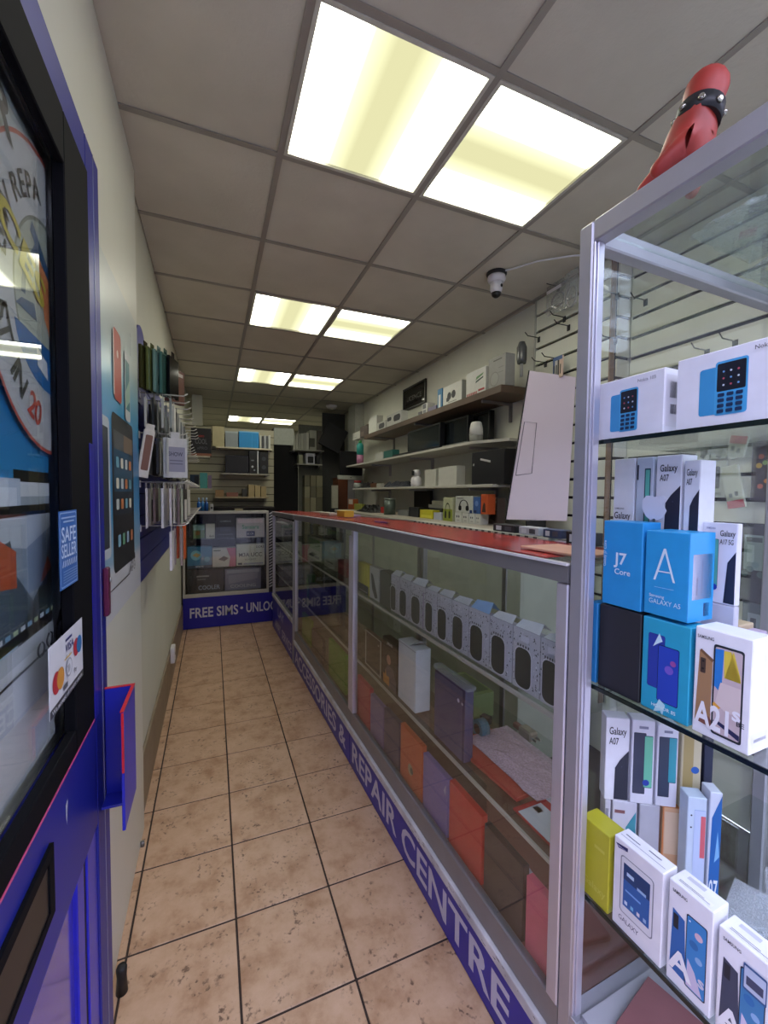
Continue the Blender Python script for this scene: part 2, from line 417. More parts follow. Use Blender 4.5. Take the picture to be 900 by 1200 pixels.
# ------------------------------------------------------------------ slatted display walls
SLAT = mat('e2e4d2', .45, 0, .03, 6); GROOVE = mat('15120f', .7)
SLATF = mat('d6d7c8', .5, 0, .04, 6)
def slatwall(name, label, fr, u0, u1, z0, z1, pitch, m, gm, thick=.018, gap=.017, top=None, cat='slatwall', first=None):
    t = thing(name, label, cat, fr.world(0, 0, 0), fr.rz)
    part('groove_backing', t, gm, (u0, u1, -.006, -.0005, z0, z1))
    z = z1; me = {}
    zz = []
    while z > z0+.01:
        b = max(z-pitch+gap, z0); zz.append((b, z)); z -= pitch
    for b, a in zz:
        k = round(a-b, 3)
        if k not in me:
            bm = bmesh.new(); bm_box(bm, u0, u1, -thick, -.0062, 0, a-b, bev=.0015); me[k] = mesh(bm, m)
        obj('slat', me[k], t, (0, 0, b))
    return t
FR1 = RF(XR-.002); FR2 = RF(XW-.002)
slatwall('slatwall', 'pale green slatted display wall behind the leaning white board', FR1, -2.325, -1.737, .3, 2.832, .1125, SLAT, GROOVE, thick=.03)
slatwall('slatwall', 'pale green slatted wall seen through the tall showcase', FR2, -1.712, .2, .3, 2.832, .1125, SLAT, GROOVE)
slatwall('slatwall', 'narrow return strip of pale slatwall at the step in the right wall', BF(1.731), 2.1, 2.198, .3, 2.832, .1125, SLATF, GROOVE)
part('corner_strip', bpy.data.objects['slatwall'], mat('8a6f52', .6), (-1.738, -1.730, -.034, -.0005, .3, 2.832))
part('corner_strip', bpy.data.objects['slatwall'], mat('b9bbae', .5), (-2.338, -2.326, -.034, -.0005, .3, 2.832))

def hook(fr, u, z, ln=.1, label='', group=None, d0=-.018, mcol=None, up_=.02):
    t = thing('display_hook', label, 'hook', fr.world(u, d0, z), fr.rz, group)
    part('hook_plate', t, DARK, (-.011, .011, -.004, -.0005, -.03, .006))
    bm = bmesh.new(); bm_tube(bm, [(0, -.003, 0), (0, -ln*.8, 0), (0, -ln, up_)], .003, 6); obj('hook_arm', mesh(bm, mcol or BLACK), t)
    return t
# ------------------------------------------------------------------ glass counters (local x = -distance along the run, y = depth, z up)
H_TOP = 1.345
ALUB = mat('c9c6d2', .3, .6, .03, 12)
def counter(name, label, s0, s1, tz0, tz1, fasc_h, depth=.46, text=(), shelf=(.965, .60), open_ends=()):
    t = thing(name, label, 'counter', CF.world(0, 0, 0), CF.rz)
    a, b = -s1, -s0
    z0 = fasc_h
    fa = part('fascia', t, BLUEF, (a, b, .0, .012, .004, fasc_h), bev=.001)
    bm = bmesh.new()
    for (s, sa, sb, zb, h, col) in text:
        bm_text(bm, s, -sa, zb, h, -.0006, 0, width=sa-sb, bold=.02)
    if len(bm.verts): obj('lettering', mesh(bm, ink('c9c8dc'), False), fa)
    else: bm.free()
    part('trim_strip', t, mat('c4c2c6', .5, 0, .25, 9), (a, b, -.006, .02, fasc_h+.001, fasc_h+.034), bev=.002)
    part('base_rail', t, ALUD, (a, b, .006, .03, fasc_h+.0345, .30), bev=.003)
    part('base_deck', t, mat('8d5a50' if s0 < 2 else '6b5c4c', .35, 0, .1, 10), (a+.002, b-.002, .031, depth, .255, .288))
    part('kick_board', t, mat('3c3a40', .6), (a+.01, b-.01, .032, .05, .004, .254))
    # top frame follows the slight fall of the run
    bm = bmesh.new()
    def tb(y0, y1, dz0, dz1):
        v = [(-s0, y0, tz0+dz0), (-s1, y0, tz1+dz0), (-s1, y1, tz1+dz0), (-s0, y1, tz0+dz0), (-s0, y0, tz0+dz1), (-s1, y0, tz1+dz1), (-s1, y1, tz1+dz1), (-s0, y1, tz0+dz1)]
        vs = [bm.verts.new(p) for p in v]
        for q in ((0,3,2,1),(4,5,6,7),(0,1,5,4),(1,2,6,5),(2,3,7,6),(3,0,4,7)): bm.faces.new([vs[i] for i in q])
    tb(0, .035, -.042, 0); tb(depth-.035, depth, -.042, 0)
    obj('top_frame', mesh(bm, ALUD), t)
    bm = bmesh.new(); tb(-.006, .004, -.002, .004); obj('top_edge_trim', mesh(bm, WHITEP), t)
    bm = bmesh.new(); tb(.0352, depth-.0352, -.008, -.002); obj('top_glass', mesh(bm, SHELFG), t)
    ze = min(tz0, tz1)-.043
    for s in (s0, s1-.034):
        x1 = -s; x0 = x1-.034
        part('post', t, ALUB, (x0, x1, 0.001, .030, .301, ze), bev=.003)
        part('post', t, ALUD, (x0, x1, depth-.03, depth, .289, ze), bev=.003)
    part('front_glass', t, GLASS, (a+.034, b-.034, .013, .017, .300, ze))
    for zz in shelf:
        sh = part('glass_shelf', t, SHELFG, (a+.036, b-.036, .034, depth-.04, zz-.006, zz))
        part('shelf_edge', sh, mat('c8c4bc', .35, .4, .04, 12), (a+.036, b-.036, .026, .0338, zz-.009, zz+.003), bev=.001)
    rg = part('rear_glass', t, GLASS, (a+.034, b-.034, depth-.018, depth-.014, .30, ze))
    mid = (a+b)/2
    part('rear_stile', t, ALUD, (mid-.012, mid+.012, depth-.026, depth-.0185, .289, ze))
    return t
cA = counter('glass_counter', 'long aluminium glass counter nearest the tall showcase, full of phone cases', .708, 2.168, H_TOP, H_TOP-.001, .183,
        text=[('REPAIR CENTRE', 2.125, .86, .045, .105, 0)])
cB = counter('glass_counter', 'middle glass counter with green boxes and the start of the blue lettering', 2.172, 3.645, H_TOP-.001, 1.313, .183,
        text=[('ACCESSORIES &', 3.60, 2.235, .045, .105, 0)])
cC = counter('glass_counter', 'short glass counter in the corner beside the back cabinet', 3.68, 4.80, 1.312, 1.292, .345,
        text=[('LAY', 4.45, 4.12, .215, .085, 0), ('AWAY', 4.62, 4.30, .055, .085, 0), ('SERVICE', 4.22, 3.76, .055, .085, 0)], shelf=(.95, .62))
part('end_trim', cC, ALU, (-3.679, -3.665, -.008, .03, .004, .41), bev=.002)
# chipped wear on the white strip
bm = bmesh.new()
for k in range(55):
    s = random.uniform(.72, 2.0); z = .183+random.uniform(.004, .03); l = random.uniform(.003, .02)
    bm_poly(bm, [(-s, -.0066, z), (-s+l, -.0066, z+random.uniform(-.002, .002)), (-s+l*.8, -.0066, z+random.uniform(.001, .004)), (-s, -.0066, z+.002)])
obj('chipped_paint', mesh(bm, ink('5f5c5e'), False), cA, kind='stuff')

# red mats on top
def mat_top(s0, s1, z0, z1, label):
    bm = bmesh.new()
    y0, y1 = .012, .30
    v = [(-s0, y0, z0+.005), (-s1, y0, z1+.005), (-s1, y1, z1+.005), (-s0, y1, z0+.005), (-s0, y0, z0+.008), (-s1, y0, z1+.008), (-s1, y1, z1+.008), (-s0, y1, z0+.008)]
    vs = [bm.verts.new(p) for p in v]
    for q in ((0,3,2,1),(4,5,6,7),(0,1,5,4),(1,2,6,5),(2,3,7,6),(3,0,4,7)): bm.faces.new([vs[i] for i in q])
    m = mat('a63a36', .22, 0, .45, 14)
    return tag(obj('counter_mat', mesh(bm, m), None, CF.world(0,0,0), CF.rz), label, 'mat')
mat_top(.79, 2.16, H_TOP-.001, H_TOP-.002, 'glossy red mat covering the top of the nearest glass counter')
mat_top(2.18, 3.64, H_TOP-.002, 1.312, 'glossy red mat on top of the middle glass counter')
mat_top(3.69, 4.78, 1.311, 1.291, 'dull red mat on the corner glass counter by the back cabinet')
t = carton(CF, .06, 0, 0, H_TOP+.009, H_TOP+.016, .14, 'd9a58e', 'paper_pad', 'pinkish paper pad on the red counter top beside the showcase post', 'paper pad', u=(-.93, -.72))

# ------------------------------------------------------------------ tall showcase by the shop front
t = thing('display_showcase', 'tall aluminium and glass showcase full of phone boxes at the right', 'showcase', CF.world(0,0,0), CF.rz)
SA, SB, SD, SH = -.704, .35, .82, 2.05            # x from -.704 (far end) to +.35 (past the camera)
for x, y in ((SA, 0), (SA, SD-.036), (SB-.036, 0), (SB-.036, SD-.036)):
    part('post', t, ALU, (x, x+.036, y, y+.036, .02, SH+.024), bev=.004)
part('post_bead', t, ALUB, (SA+.0365, SA+.044, .008, .026, .33, SH-.021), (SA+.0365, SA+.041, .001, .0075, .33, SH-.021), bev=.001)
part('top_rail', t, ALU, (SA+.0365, SB-.0365, .0, .034, SH-.02, SH+.024), bev=.003)
part('top_rail', t, ALU, (SA+.0365, SB-.0365, SD-.034, SD, SH-.02, SH+.024), bev=.003)
part('end_rail', t, ALU, (SA+.001, SA+.034, .0365, SD-.0365, SH-.02, SH+.024), bev=.003)
part('end_rail', t, ALU, (SB-.034, SB-.001, .0365, SD-.0365, SH-.02, SH+.024), bev=.003)
part('base_cabinet', t, mat('8e8c96', .5, 0, .05, 8), (SA+.002, SB-.002, .002, SD-.002, .02, .30))
part('base_rail', t, ALU, (SA+.0365, SB-.0365, -.001, .0015, .20, .33))
part('top_glass', t, glassmat((.84, .9, .87), name='milky_glass', haze=.12), (SA+.0345, SB-.0345, .0345, SD-.0345, SH+.002, SH+.008))  # green tint with a faint, patchy milkiness
for k, zz in enumerate((1.62, 1.085, .60)):
    sh = part('glass_shelf', t, SHELFG, (SA+.005, SB-.037, .037, SD-.05, zz-.008, zz))
    part('shelf_edge', sh, mat('15201f', .2, 0, 0), (SA+.037, SB-.037, .034, .0368, zz-.0085, zz+.0005))
part('end_glass', t, GLASS, (SA+.001, SA+.004, .037, SD-.037, .305, SH-.021))
part('rear_glass', t, GLASS, (SA+.037, -.2, SD-.02, SD-.016, .305, SH-.021))
part('bottom_deck', t, mat('a9a7b0', .4, 0, .05, 8), (SA+.037, SB-.037, .037, SD-.037, .3005, .312))
# ------------------------------------------------------------------ back cabinet
BC = BF(4.99)
t = thing('glass_cabinet', 'glass display cabinet of electronics boxes closing the far end of the aisle', 'cabinet', (0, 4.99, 0))
fa = part('fascia', t, BLUEF, (-.305, .66, 0, .012, .004, .345))
bm = bmesh.new(); bm_text(bm, 'FREE SIMS', -.238, .125, .105, -.0008, 0, width=.50, bold=.02)
bm_text(bm, '·', .30, .13, .12, -.0008, 0, bold=.03, align='c'); bm_text(bm, 'UNLOCKING', .35, .135, .105, -.0008, 0, width=.56, bold=.02)
bm2 = bm; obj('lettering', mesh(bm2, ink('d3d2e4'), False), fa)
fr_ = mat('c6c4bd', .4, .3, .05, 10)
part('frame_rail', t, fr_, (-.305, .60, -.004, .03, .346, .385), bev=.002)
part('frame_rail', t, fr_, (-.27, .60, -.004, .03, 1.265, 1.295), bev=.002)
part('frame_stile', t, fr_, (-.305, -.28, -.004, .03, .386, 1.0), bev=.002)
part('frame_stile', t, fr_, (.575, .60, -.004, .03, .386, 1.264), bev=.002)
part('front_glass', t, GLASS, (-.279, .574, .010, .014, .386, 1.264))
part('cabinet_body', t, mat('26262b', .6), (-.30, .60, .40, .42, .02, 1.26), (-.30, -.285, .031, .399, .02, 1.0), (.585, .60, .031, .399, .02, 1.26), (-.284, .584, .031, .399, .34, .384))
for zz in (.66, .985): part('glass_shelf', t, SHELFG, (-.27, .57, .035, .39, zz-.01, zz))
part('cabinet_top', t, mat('3a3a3c', .4), (-.26, .60, .031, .42, 1.265, 1.29))
bm = bmesh.new()
for k in range(26):
    z = .40+k*.034
    bm_poly(bm, [(.606, -.001, z), (.645, -.001, z+.02), (.645, -.001, z+.037), (.606, -.001, z+.017)])
hz = part('striped_panel', t, mat('22223a', .5), (.603, .648, 0, .02, .346, 1.29))
obj('stripe_tape', mesh(bm, ink('c9c9d6'), False), hz)
# boxes in it
def bcbox(pl, pr, pyt, pyb, z0, col, name, lab, prints, cat='box', d=.06, th=.12):
    h = min(BC.at(pl, pyt, d)[1]-BC.at(pl, pyb, d)[1], 1.255-z0)
    return carton(BC, d, pl, pr, z0, z0+h, th, col, name, lab, cat, None, prints, pyb=pyb)
bcbox(226, 240.5, 615, 632, .986, '4f6f6a', 'gadget_box', 'small box with a green landscape picture, top shelf of back cabinet', [('r', .05, .05, .95, .6, '6d8a50'), ('r', .05, .6, .95, .95, '8fb3b0'), ('c', .4, .4, .2, 'a07040')])
bcbox(241, 252, 615, 632, .986, 'd6d5d0', 'gadget_box', 'plain small white box beside the landscape picture box', [('t', '6oi', .4, .1, .16, '333333')])
bcbox(253.5, 275, 605, 632, .986, '15171c', 'gadget_box', 'tall black box in the middle of the back cabinet top shelf', [('r', .1, .15, .9, .18, '55585c'), ('r', .2, .3, .8, .5, '2b2f36'), ('t', 'GAMING', .5, .7, .08, '8f949c', {'align': 'c'})])
bcbox(277, 310, 609, 632, .986, 'c3bcc9', 'gadget_box', 'pale lilac box with green scribbled print and dark blue badge', [('r', .05, .75, .95, .95, 'e2cfe0'), ('t', 'Sansara', .5, .45, .2, '4d9a80', {'align': 'c', 'width': .6}), ('r', .35, .08, .65, .32, '23236a'), ('t', 'BOOK', .5, .14, .12, 'd5d5e5', {'align': 'c', 'width': .24})])
bcbox(219.5, 248.5, 638, 663, .662, '2f7fb0', 'gadget_box', 'bright blue water splash box on the middle shelf of back cabinet', [('r', .0, .0, 1, .12, '173a5c'), ('c', .35, .6, .22, '8fd0ea'), ('p', [(.2, .6), (.4, .5), (.55, .62), (.35, .72)], 'd0b070'), ('c', .8, .4, .12, '5fb0d8'), ('t', 'MINI PC', .5, .03, .07, 'cfe6f5', {'align': 'c'})])
bcbox(249, 276.5, 641, 663, .662, 'd9d6d6', 'gadget_box', 'white and pink card reader box on the middle shelf of back cabinet', [('p', [(.7, 0), (1, 0), (1, 1), (.6, 1), (.75, .5)], 'c8708e'), ('p', [(.25, .4), (.5, .3), (.7, .45), (.48, .58)], '1c2b3c'), ('r', .05, .85, .35, .9, '555555')])
bcbox(277, 310, 637, 662, .662, 'd8d9d2', 'motherboard_box', 'white motherboard box lettered M3A UCC in the back cabinet', [('t', 'M3A UCC', .5, .42, .18, '1a1a1c', {'align': 'c', 'width': .82}), ('t', 'SOCKET', .5, .25, .07, '777777', {'align': 'c', 'width': .4}), ('r', .05, .05, .2, .14, '333a50'), ('r', .25, .05, .95, .12, '9aa0b8'), ('t', 'DDR3', .7, .82, .1, '333333')])
bcbox(219.5, 262, 665, 692, .386, '17191f', 'cooler_box', 'wide dark box lettered COOLER on the bottom of the back cabinet', [('t', 'COOLER', .60, .12, .18, 'aeb8cf', {'align': 'c', 'width': .6}), ('r', .25, .68, .6, .74, 'aaaaaa'), ('t', 'RANGE', .28, .54, .07, '999999')])
bcbox(263.5, 306, 666, 691, .386, '7f7d98', 'gadget_box', 'silvery lilac box with plastic wrap on the bottom of back cabinet', [('r', .05, .8, .95, .95, 'a6a5bb'), ('p', [(.1, .3), (.9, .5), (.9, .8), (.1, .7)], '9694ad'), ('t', 'COOLING', .5, .12, .14, 'b9bccb', {'align': 'c', 'width': .7})])
# ------------------------------------------------------------------ phone boxes in the showcase
WB = 'ebeaf4'; NAVY = '1d2340'
G = 'phone boxes in the tall showcase'
def sbox(pl, pr, z0, z1, col, lab, prints, d=.045, th=.05, py=None, name='phone_box', cat='phone box', **kw):
    u0 = max(CF.at(pl, py or 700, d)[0], -.666 if d < .037 else -.698); u1 = CF.at(pr, py or 700, d)[0]
    return carton(CF, d, 0, 0, z0, z1, th, col, name, lab, cat, G if cat == 'phone box' else None, prints, u=(u0, u1), **kw)
def keypad(u0, v0, u1, v1):                     # blue keypad phone, back and front
    P = [('r', u0, v0+.02, u0+(u1-u0)*.62, v1-.06, '3f97cf', .03), ('r', u0+(u1-u0)*.34, v0, u1, v1, '4aa6dc', .03)]
    a, b = u0+(u1-u0)*.38, u1-(u1-u0)*.04
    mid = v0+(v1-v0)*.44
    P.append(('r', a, mid, b, v1-.03, '141827', .015))
    for r in range(3):
        for c in range(3):
            P.append(('c', a+(b-a)*(.24+.26*c), mid+(v1-mid)*(.20+.22*r), .011, ['d7dbe8', 'c05060', '6fa0d8'][(r+c) % 3]))
    for r in range(4):
        for c in range(3):
            x = a+(b-a)*(.06+.32*c); y = mid-(v1-v0)*(.10+.1*r)
            P.append(('r', x, y, x+(b-a)*.24, y+(v1-v0)*.065, '1b2f55', .01))
    return P
z = 1.621
sbox(697, 779, z, z+.122, WB, 'smaller white keypad phone box on the top shelf beside the post',
     keypad(.26, .10, .66, .80)+[('t', 'Nokia 105', .66, .86, .05, '8a8896')], py=470, th=.05, right=[(.1,.1,.9,.9,'e2e0ea'), (.3,.55,.7,.8,'6f6d7c'), (.35,.3,.7,.45,'85838f')])
sbox(792, 912, z, z+.126, WB, 'larger looking white keypad phone box at the right end of the top shelf',
     keypad(.26, .13, .74, .84)+[('t', 'Nokia', .80, .88, .05, '55535f')], py=470, th=.06)
# dark boxes behind them
sbox(752, 806, z, z+.16, '3b3840', 'dark grey box with small lettering standing behind the white keypad phone boxes', [('t', 'SONY', .1, .84, .07, 'a9a7ad'), ('r', 0, .0, 1, .3, '54515a')], d=.20, py=430, cat='box', name='gadget_box')
z = 1.086
def cyl_blue(): pass
sbox(688, 700, z, z+.178, '2a86c8', 'narrow bright blue phone box edge showing right beside the post', [], py=740, th=.04)
sbox(701, 751, z, z+.180, '26272d', 'plain black phone box at the left of the middle shelf', [('r', .02, .02, .98, .98, '2b2c33')], py=760, th=.05)
sbox(752, 810, z, z+.180, '2aa3c8', 'turquoise phone box showing two dark blue phones',
     phone(.14, .26, .50, .84, '26348f', '2b3fa3')+phone(.36, .14, .80, .74, '101b4a', '2a47b8')+
     [('c', .6, .5, .09, '7a5fc9'), ('c', .68, .58, .06, '9a4f9c'), ('p', [(.3, .0), (.42, .16), (.55, .12), (.5, .0), (.45, .04)], 'bfe6ef'), ('p', [(.25, .7), (.38, .86), (.45, .78), (.34, .74)], 'cfe9f5'), ('t', 'HONOR 8S', .26, .06, .035, 'e2f3f7')], py=760, th=.05)
sbox(812, 882, z, z+.188, 'efeef6', 'white phone box with gold and blue phones and big A21s lettering',
     [('t', 'SAMSUNG', .05, .90, .028, '3b3a46', {'width': .3}), ('p', [(.05, .12), (.1, .78), (.34, .72), (.34, .12)], 'a57f5b'), ('p', [(.1, .78), (.13, .8), (.36, .73), (.34, .70)], '7a5840'), ('r', .12, .58, .22, .72, '4a3a34', .02), ('c', .17, .69, .022, '15151a'), ('c', .17, .62, .022, '15151a'), ('p', [(.05, .12), (.34, .10), (.5, .1), (.3, .2)], '7e4f45'),
      ('r', .36, .06, .88, .88, '2a3037', .05), ('r', .39, .08, .85, .86, 'c9b6ba', .04), ('p', [(.39, .5), (.39, .84), (.54, .85), (.52, .45)], '2f7fd0'), ('p', [(.54, .84), (.66, .85), (.72, .6), (.84, .6), (.82, .66), (.70, .86), (.56, .6)], 'e1c84a'),
      ('c', .45, .33, .07, 'e2a640'), ('p', [(.42, .35), (.5, .55), (.85, .55), (.85, .3), (.6, .3)], 'd9c8c6'), ('p', [(.39, .18), (.85, .09), (.85, .14), (.45, .2)], '2b2d52'),
      ('t', 'A21', .05, .10, .21, 'eceaf2', {'bold': .03, 'width': .62}), ('t', 's', .72, .26, .12, 'eceaf2', {'bold': .03}), ('t', 'BE', .80, .22, .04, '30303a')], py=800, th=.06,
     right=[(.1,.05,.9,.18,'e8e6ef'), (.2,.1,.8,.13,'8886a0')])
z2 = 1.270
sbox(706, 753, z2, z2+.178, '2794d6', 'bright blue J7 phone box stacked over the black one',
     [('t', 'J7', .30, .50, .13, 'dbe9f6', {'bold': .02}), ('t', 'Core', .33, .38, .065, 'dbe9f6'), ('t', 'Galaxy J7 Core', .09, .45, .035, 'cfe2f3', {'rot': PI/2})], py=660, th=.055)
sbox(755, 808, z2+.003, z2+.165, '2a9bdb', 'bright blue box with large thin letter A, stacked beside the J7 box',
     [('p', [(.22, .42), (.27, .42), (.49, .78), (.44, .80)], 'dbe9f6'), ('p', [(.44, .80), (.49, .80), (.72, .42), (.67, .42)], 'dbe9f6'), ('r', .33, .52, .60, .535, 'dbe9f6'), ('r', .25, .335, .7, .34, '9fcdf0'), ('t', 'Samsung', .14, .215, .035, 'cfe5f5'), ('t', 'GALAXY A5', .14, .14, .055, 'cfe5f5', {'width': .72, 'bold': 0})], py=670, th=.075,
     right=[(.0, .0, 1, 1, '2a9bdb'), (.15, .25, .92, .76, 'cfd0e6'), (.3, .3, .36, .5, '8f90b5'), (.5, .3, .54, .7, '9a9bc0'), (.62, .05, .85, .2, '23306a')])
# rows behind, middle shelf
d2 = .125
z3 = 1.086
for k, (a, b, n) in enumerate(((-.70, -.605, 3), (-.60, -.51, 3))):
    for r in range(2):
        carton(CF, d2+.02*0, 0, 0, z3+r*.168, z3+r*.168+.1675, .05, 'cfcdd9', 'phone_box', ['lower left', 'upper left', 'lower right', 'upper right'][k*2+r]+' hidden white phone box in the stack behind the blue boxes', 'phone box', 'white boxes hidden at the bottom of the stack', None, u=(a, b))
z4 = z3+.336
sbox(713, 744, z4, z4+.163, WB, 'white Galaxy J5 Prime box on top of the stack behind the J7 box',
     [('t', 'SAMSUNG', .1, .30, .022, '55535f', {'width': .45}), ('t', 'Galaxy', .08, .17, .09, '3a3945', {'width': .78}), ('t', 'J5 Prime', .08, .05, .06, '3a3945', {'width': .7})], d=d2, py=570, th=.05)
sbox(745, 766, z4, z4+.163, 'c9d0e0', 'slim pale box with a green phone edge behind the blue boxes', [('r', .5, .1, .85, .85, '2e4a5c', .03), ('r', .56, .12, .80, .83, '66bfae', .03), ('r', .05, .7, .15, .9, '2a2f45')], d=d2, py=570, th=.05)
def a07(pl, pr, z0, z1, lab, d, py, **kw):
    return sbox(pl, pr, z0, z1, 'e9e8f2', lab, [('t', 'Galaxy', .16, .80, .085, '22222c', {'width': .68}), ('t', 'A07', .16, .68, .08, '22222c', {'width': .36}), ('p', [(.40, .02), (.98, .02), (.98, .62), (.62, .50), (.42, .40)], '2b2c3c'), ('c', .70, .42, .03, '3f4157')], d=d, py=py, th=.05, **kw)
a07(768, 799, z4, z4+.163, 'white Galaxy A07 box on the stack, left one of two side by side', d2, 570)
a07(801, 821, z4, z4+.150, 'white Galaxy A07 box on the stack, right one of two, partly covered', d2, 570)
# round white logo sticker plate in front of them
t = sbox(822, 865, 1.300, 1.452, 'e2e0ec', 'white Galaxy A17 5G box behind the letter A box',
     [('t', 'SAMSUNG', .12, .92, .022, '6a6a90', {'width': .26}), ('t', 'Galaxy', .52, .84, .07, '22222c', {'width': .42}), ('t', 'A17 5G', .52, .74, .06, '22222c', {'width': .38}), ('p', [(.68, .02), (.98, .02), (.98, .66), (.76, .52)], '23243a'), ('r', .05, .55, .3, .86, 'd2b59c', .06), ('c', .14, .78, .05, '2a2330'), ('c', .14, .68, .05, '2a2330')]
     + phone(.32, .2, .5, .80, '234a58', '5fb3a8') + [('c', .40, .2, .1, '2740a8')], d=.14, py=640, th=.015)
carton(CF, .14, 822, 865, 1.086, 1.299, .015, 'c9c7d4', 'phone_box', 'white box under the Galaxy A17 box', 'phone box', None, None, pyb=640)
bm = bmesh.new()
q = [(-.021, .0), (-.026, .012), (-.026, .028), (-.018, .038), (-.006, .038), (0, .035), (.006, .038), (.018, .037), (.023, .03), (.017, .02), (.024, .008), (.018, -.006), (.008, -.012), (0, -.009), (-.008, -.012), (-.016, -.006)]
bm_prism(bm, [(x, z_+.012) for x, z_ in q], 0, .0015)
u_, z_ = CF.at(772, 604, .115)
tag(obj('logo_sticker', mesh(bm, mat('d9d8e6', .3, 0, 0)), None, CF.world(u_, .1, 1.452), CF.rz), 'white fruit-shaped logo cut-out standing above the bright blue boxes', 'sticker')
# cream, yellow and pink-phone boxes behind A21s
sbox(833, 846, 1.086, 1.245, 'cfc63c', 'small yellow box behind the A21s box', [('r', .3, .5, .8, .7, 'e3dc8a')], d=.205, py=710, cat='box', name='gadget_box', th=.04)
sbox(847, 868, 1.086, 1.262, 'c0ab8c', 'tan cardboard box beside the yellow one behind the A21s box', [('r', .1, .12, .7, .2, 'b09a7c')], d=.16, py=710, cat='box', name='gadget_box', th=.05)
sbox(869, 888, 1.086, 1.255, 'b9a7c0', 'pale box picturing a pink and purple phone behind the A21s box', phone(.1, .05, .9, .92, '40254f', 'b878a8')+[('p', [(.3, .15), (.5, .6), (.6, .6), (.8, .1)], 'd9b0d0')], d=.16, py=710, th=.04)

# bottom shelf, front row
z = .601
sbox(679, 714, z, z+.172, 'b9b32e', 'yellow phone box next to the post on the lowest shelf', [('t', 'Galaxy', .12, .16, .09, 'c9c452', {'width': .8}), ('r', .5, .72, .85, .76, 'c9c452')], d=.04, py=1020, th=.05)
sbox(717, 777, z, z+.188, 'ebe9f0', 'white box picturing a small tablet with a blue screen',
     [('p', [(.04, .93), (.3, .96), (.3, .92), (.1, .89)], '2a2c66'), ('r', .17, .22, .83, .84, 'e9e7ee', .07), ('r', .16, .21, .84, .85, '8b8d98', .07), ('r', .18, .22, .82, .84, 'e2e1e9', .06), ('r', .23, .30, .77, .78, '2f62a8', .01), ('r', .23, .60, .77, .78, '20406f'), ('r', .3, .66, .45, .70, 'bcd4ef'), ('r', .52, .6, .7, .63, '9fc0e6'), ('r', .28, .48, .6, .5, '7fb0e8')] +
     [('r', .27+.13*k, .33, .33+.13*k, .37, ['cfe0f5', '7fc4e8', 'e3e3f0', '9fc0e6'][k]) for k in range(4)] + [('t', 'GALAXY', .16, .12, .05, '77758a', {'width': .42}), ('t', 'SAMSUNG', .07, .915, .015, 'c6c6e0', {'width': .2})], d=.04, py=1060, th=.042,
     top=[(.05, .3, .95, .33, '8a8896'), (.1, .5, .4, .56, '6a6876'), (.55, .6, .8, .66, '6a6876')])
def asam(pl, pr, z1, lab, extra, c1, c2, th=.045):
    return sbox(pl, pr, z, z1, 'ecebf3', lab, [('t', 'SAMSUNG', .10, .90, .03, '33323c', {'width': .34}), ('p', [(.08, .14), (.12, .74), (.40, .70), (.46, .12)], c1), ('r', .14, .56, .26, .70, '1c2330', .02),
      ('r', .44, .10, .90, .80, '262a3a', .05), ('r', .46, .11, .88, .79, c2, .045), ('c', .72, .66, .09, 'd8b8c8'), ('c', .62, .55, .10, '2f6fb0'), ('c', .74, .44, .08, '8db4e0'), ('p', [(.48, .12), (.5, .38), (.66, .30), (.84, .12)], 'd0c6e0'), ('c', .52, .75, .022, 'e8f0ff')] + extra, d=.04, py=1100, th=th,
      top=[(.1, .15, .9, .35, 'efedf3'), (.15, .2, .85, .23, '777586'), (.15, .28, .7, .31, '777586'), (.2, .6, .6, .8, 'c9c7d3')])
asam(781, 836, z+.192, 'white phone box with blue phone and big letter A, third in the lowest row', [('t', 'A', .04, .16, .20, 'efeef5', {'bold': .03}), ('t', 's', .74, .22, .10, 'd0cfe0', {'bold': .03})], '2f66ad', '3a86c8')
asam(841, 910, z+.180, 'white phone box with a barcode sticker, rightmost in the lowest row', [('t', 'A', .04, .10, .20, 'efeef5', {'bold': .03}), ('t', '0', .42, .06, .18, 'efeef5', {'bold': .03}), ('r', .5, .62, .92, .86, '3a5a8c', .03), ('r', .52, .64, .9, .84, 'b9c4dc', .02), ('r', .56, .68, .86, .76, '444a66')], '40465c', '3f7fb4')
# lower row behind
DG = Frame(CF.world(-.667, .112, 0), CF.rz+.98)          # this double row runs slantwise into the case
def lowb(pl, pr, z0, z1, col, lab, prints, d=0, py=930, th=.034, **kw):
    return carton(DG, d, pl, pr, z0, z1, th, col, 'phone_box', lab, 'phone box', G, prints, pyb=py, **kw)
lowb(709, 716.8, z, .797, 'cfccd8', 'white box with small print standing behind the yellow box', [('r', .1, .6, .6, .9, '8a8896')])
lowb(718, 748, z, .797, 'cfccd8', 'white box with teal phones behind the small tablet box', [('r', .08, .86, .5, .9, '8a5a5a'), ('p', [(.1, .1), (.3, .5), (.5, .4), (.4, .1)], '4f8f86'), ('p', [(.5, .1), (.55, .7), (.95, .9), (.95, .1)], '3f8fa0')])
lowb(750, 775, z, .797, 'b9b7c2', 'plain pale grey phone box behind the small tablet box', [])
lowb(777, 803, z, .797, 'dcae88', 'peach and orange phone box lettered On7 on the lowest shelf', [('r', 0, 0, .06, 1, 'd07a3c'), ('r', .1, .45, .95, .95, 'e0c4a8'), ('t', 'Galaxy', .2, .28, .07, 'f0dcc8', {'width': .5}), ('t', 'On', .2, .10, .13, 'f0dcc8')], top=[(0, 0, 1, 1, 'd98a45')])
lowb(806, 830, z, .862, 'c6d2e4', 'pale blue phone box with pink phone beside the peach box', phone(.35, .1, .95, .9, '9fb4d8', 'bcc8e6')+[('r', .7, .5, .95, .85, 'd0606a', .03), ('c', .2, .85, .05, '23283c'), ('c', .2, .75, .05, '23283c')], d=-.052)
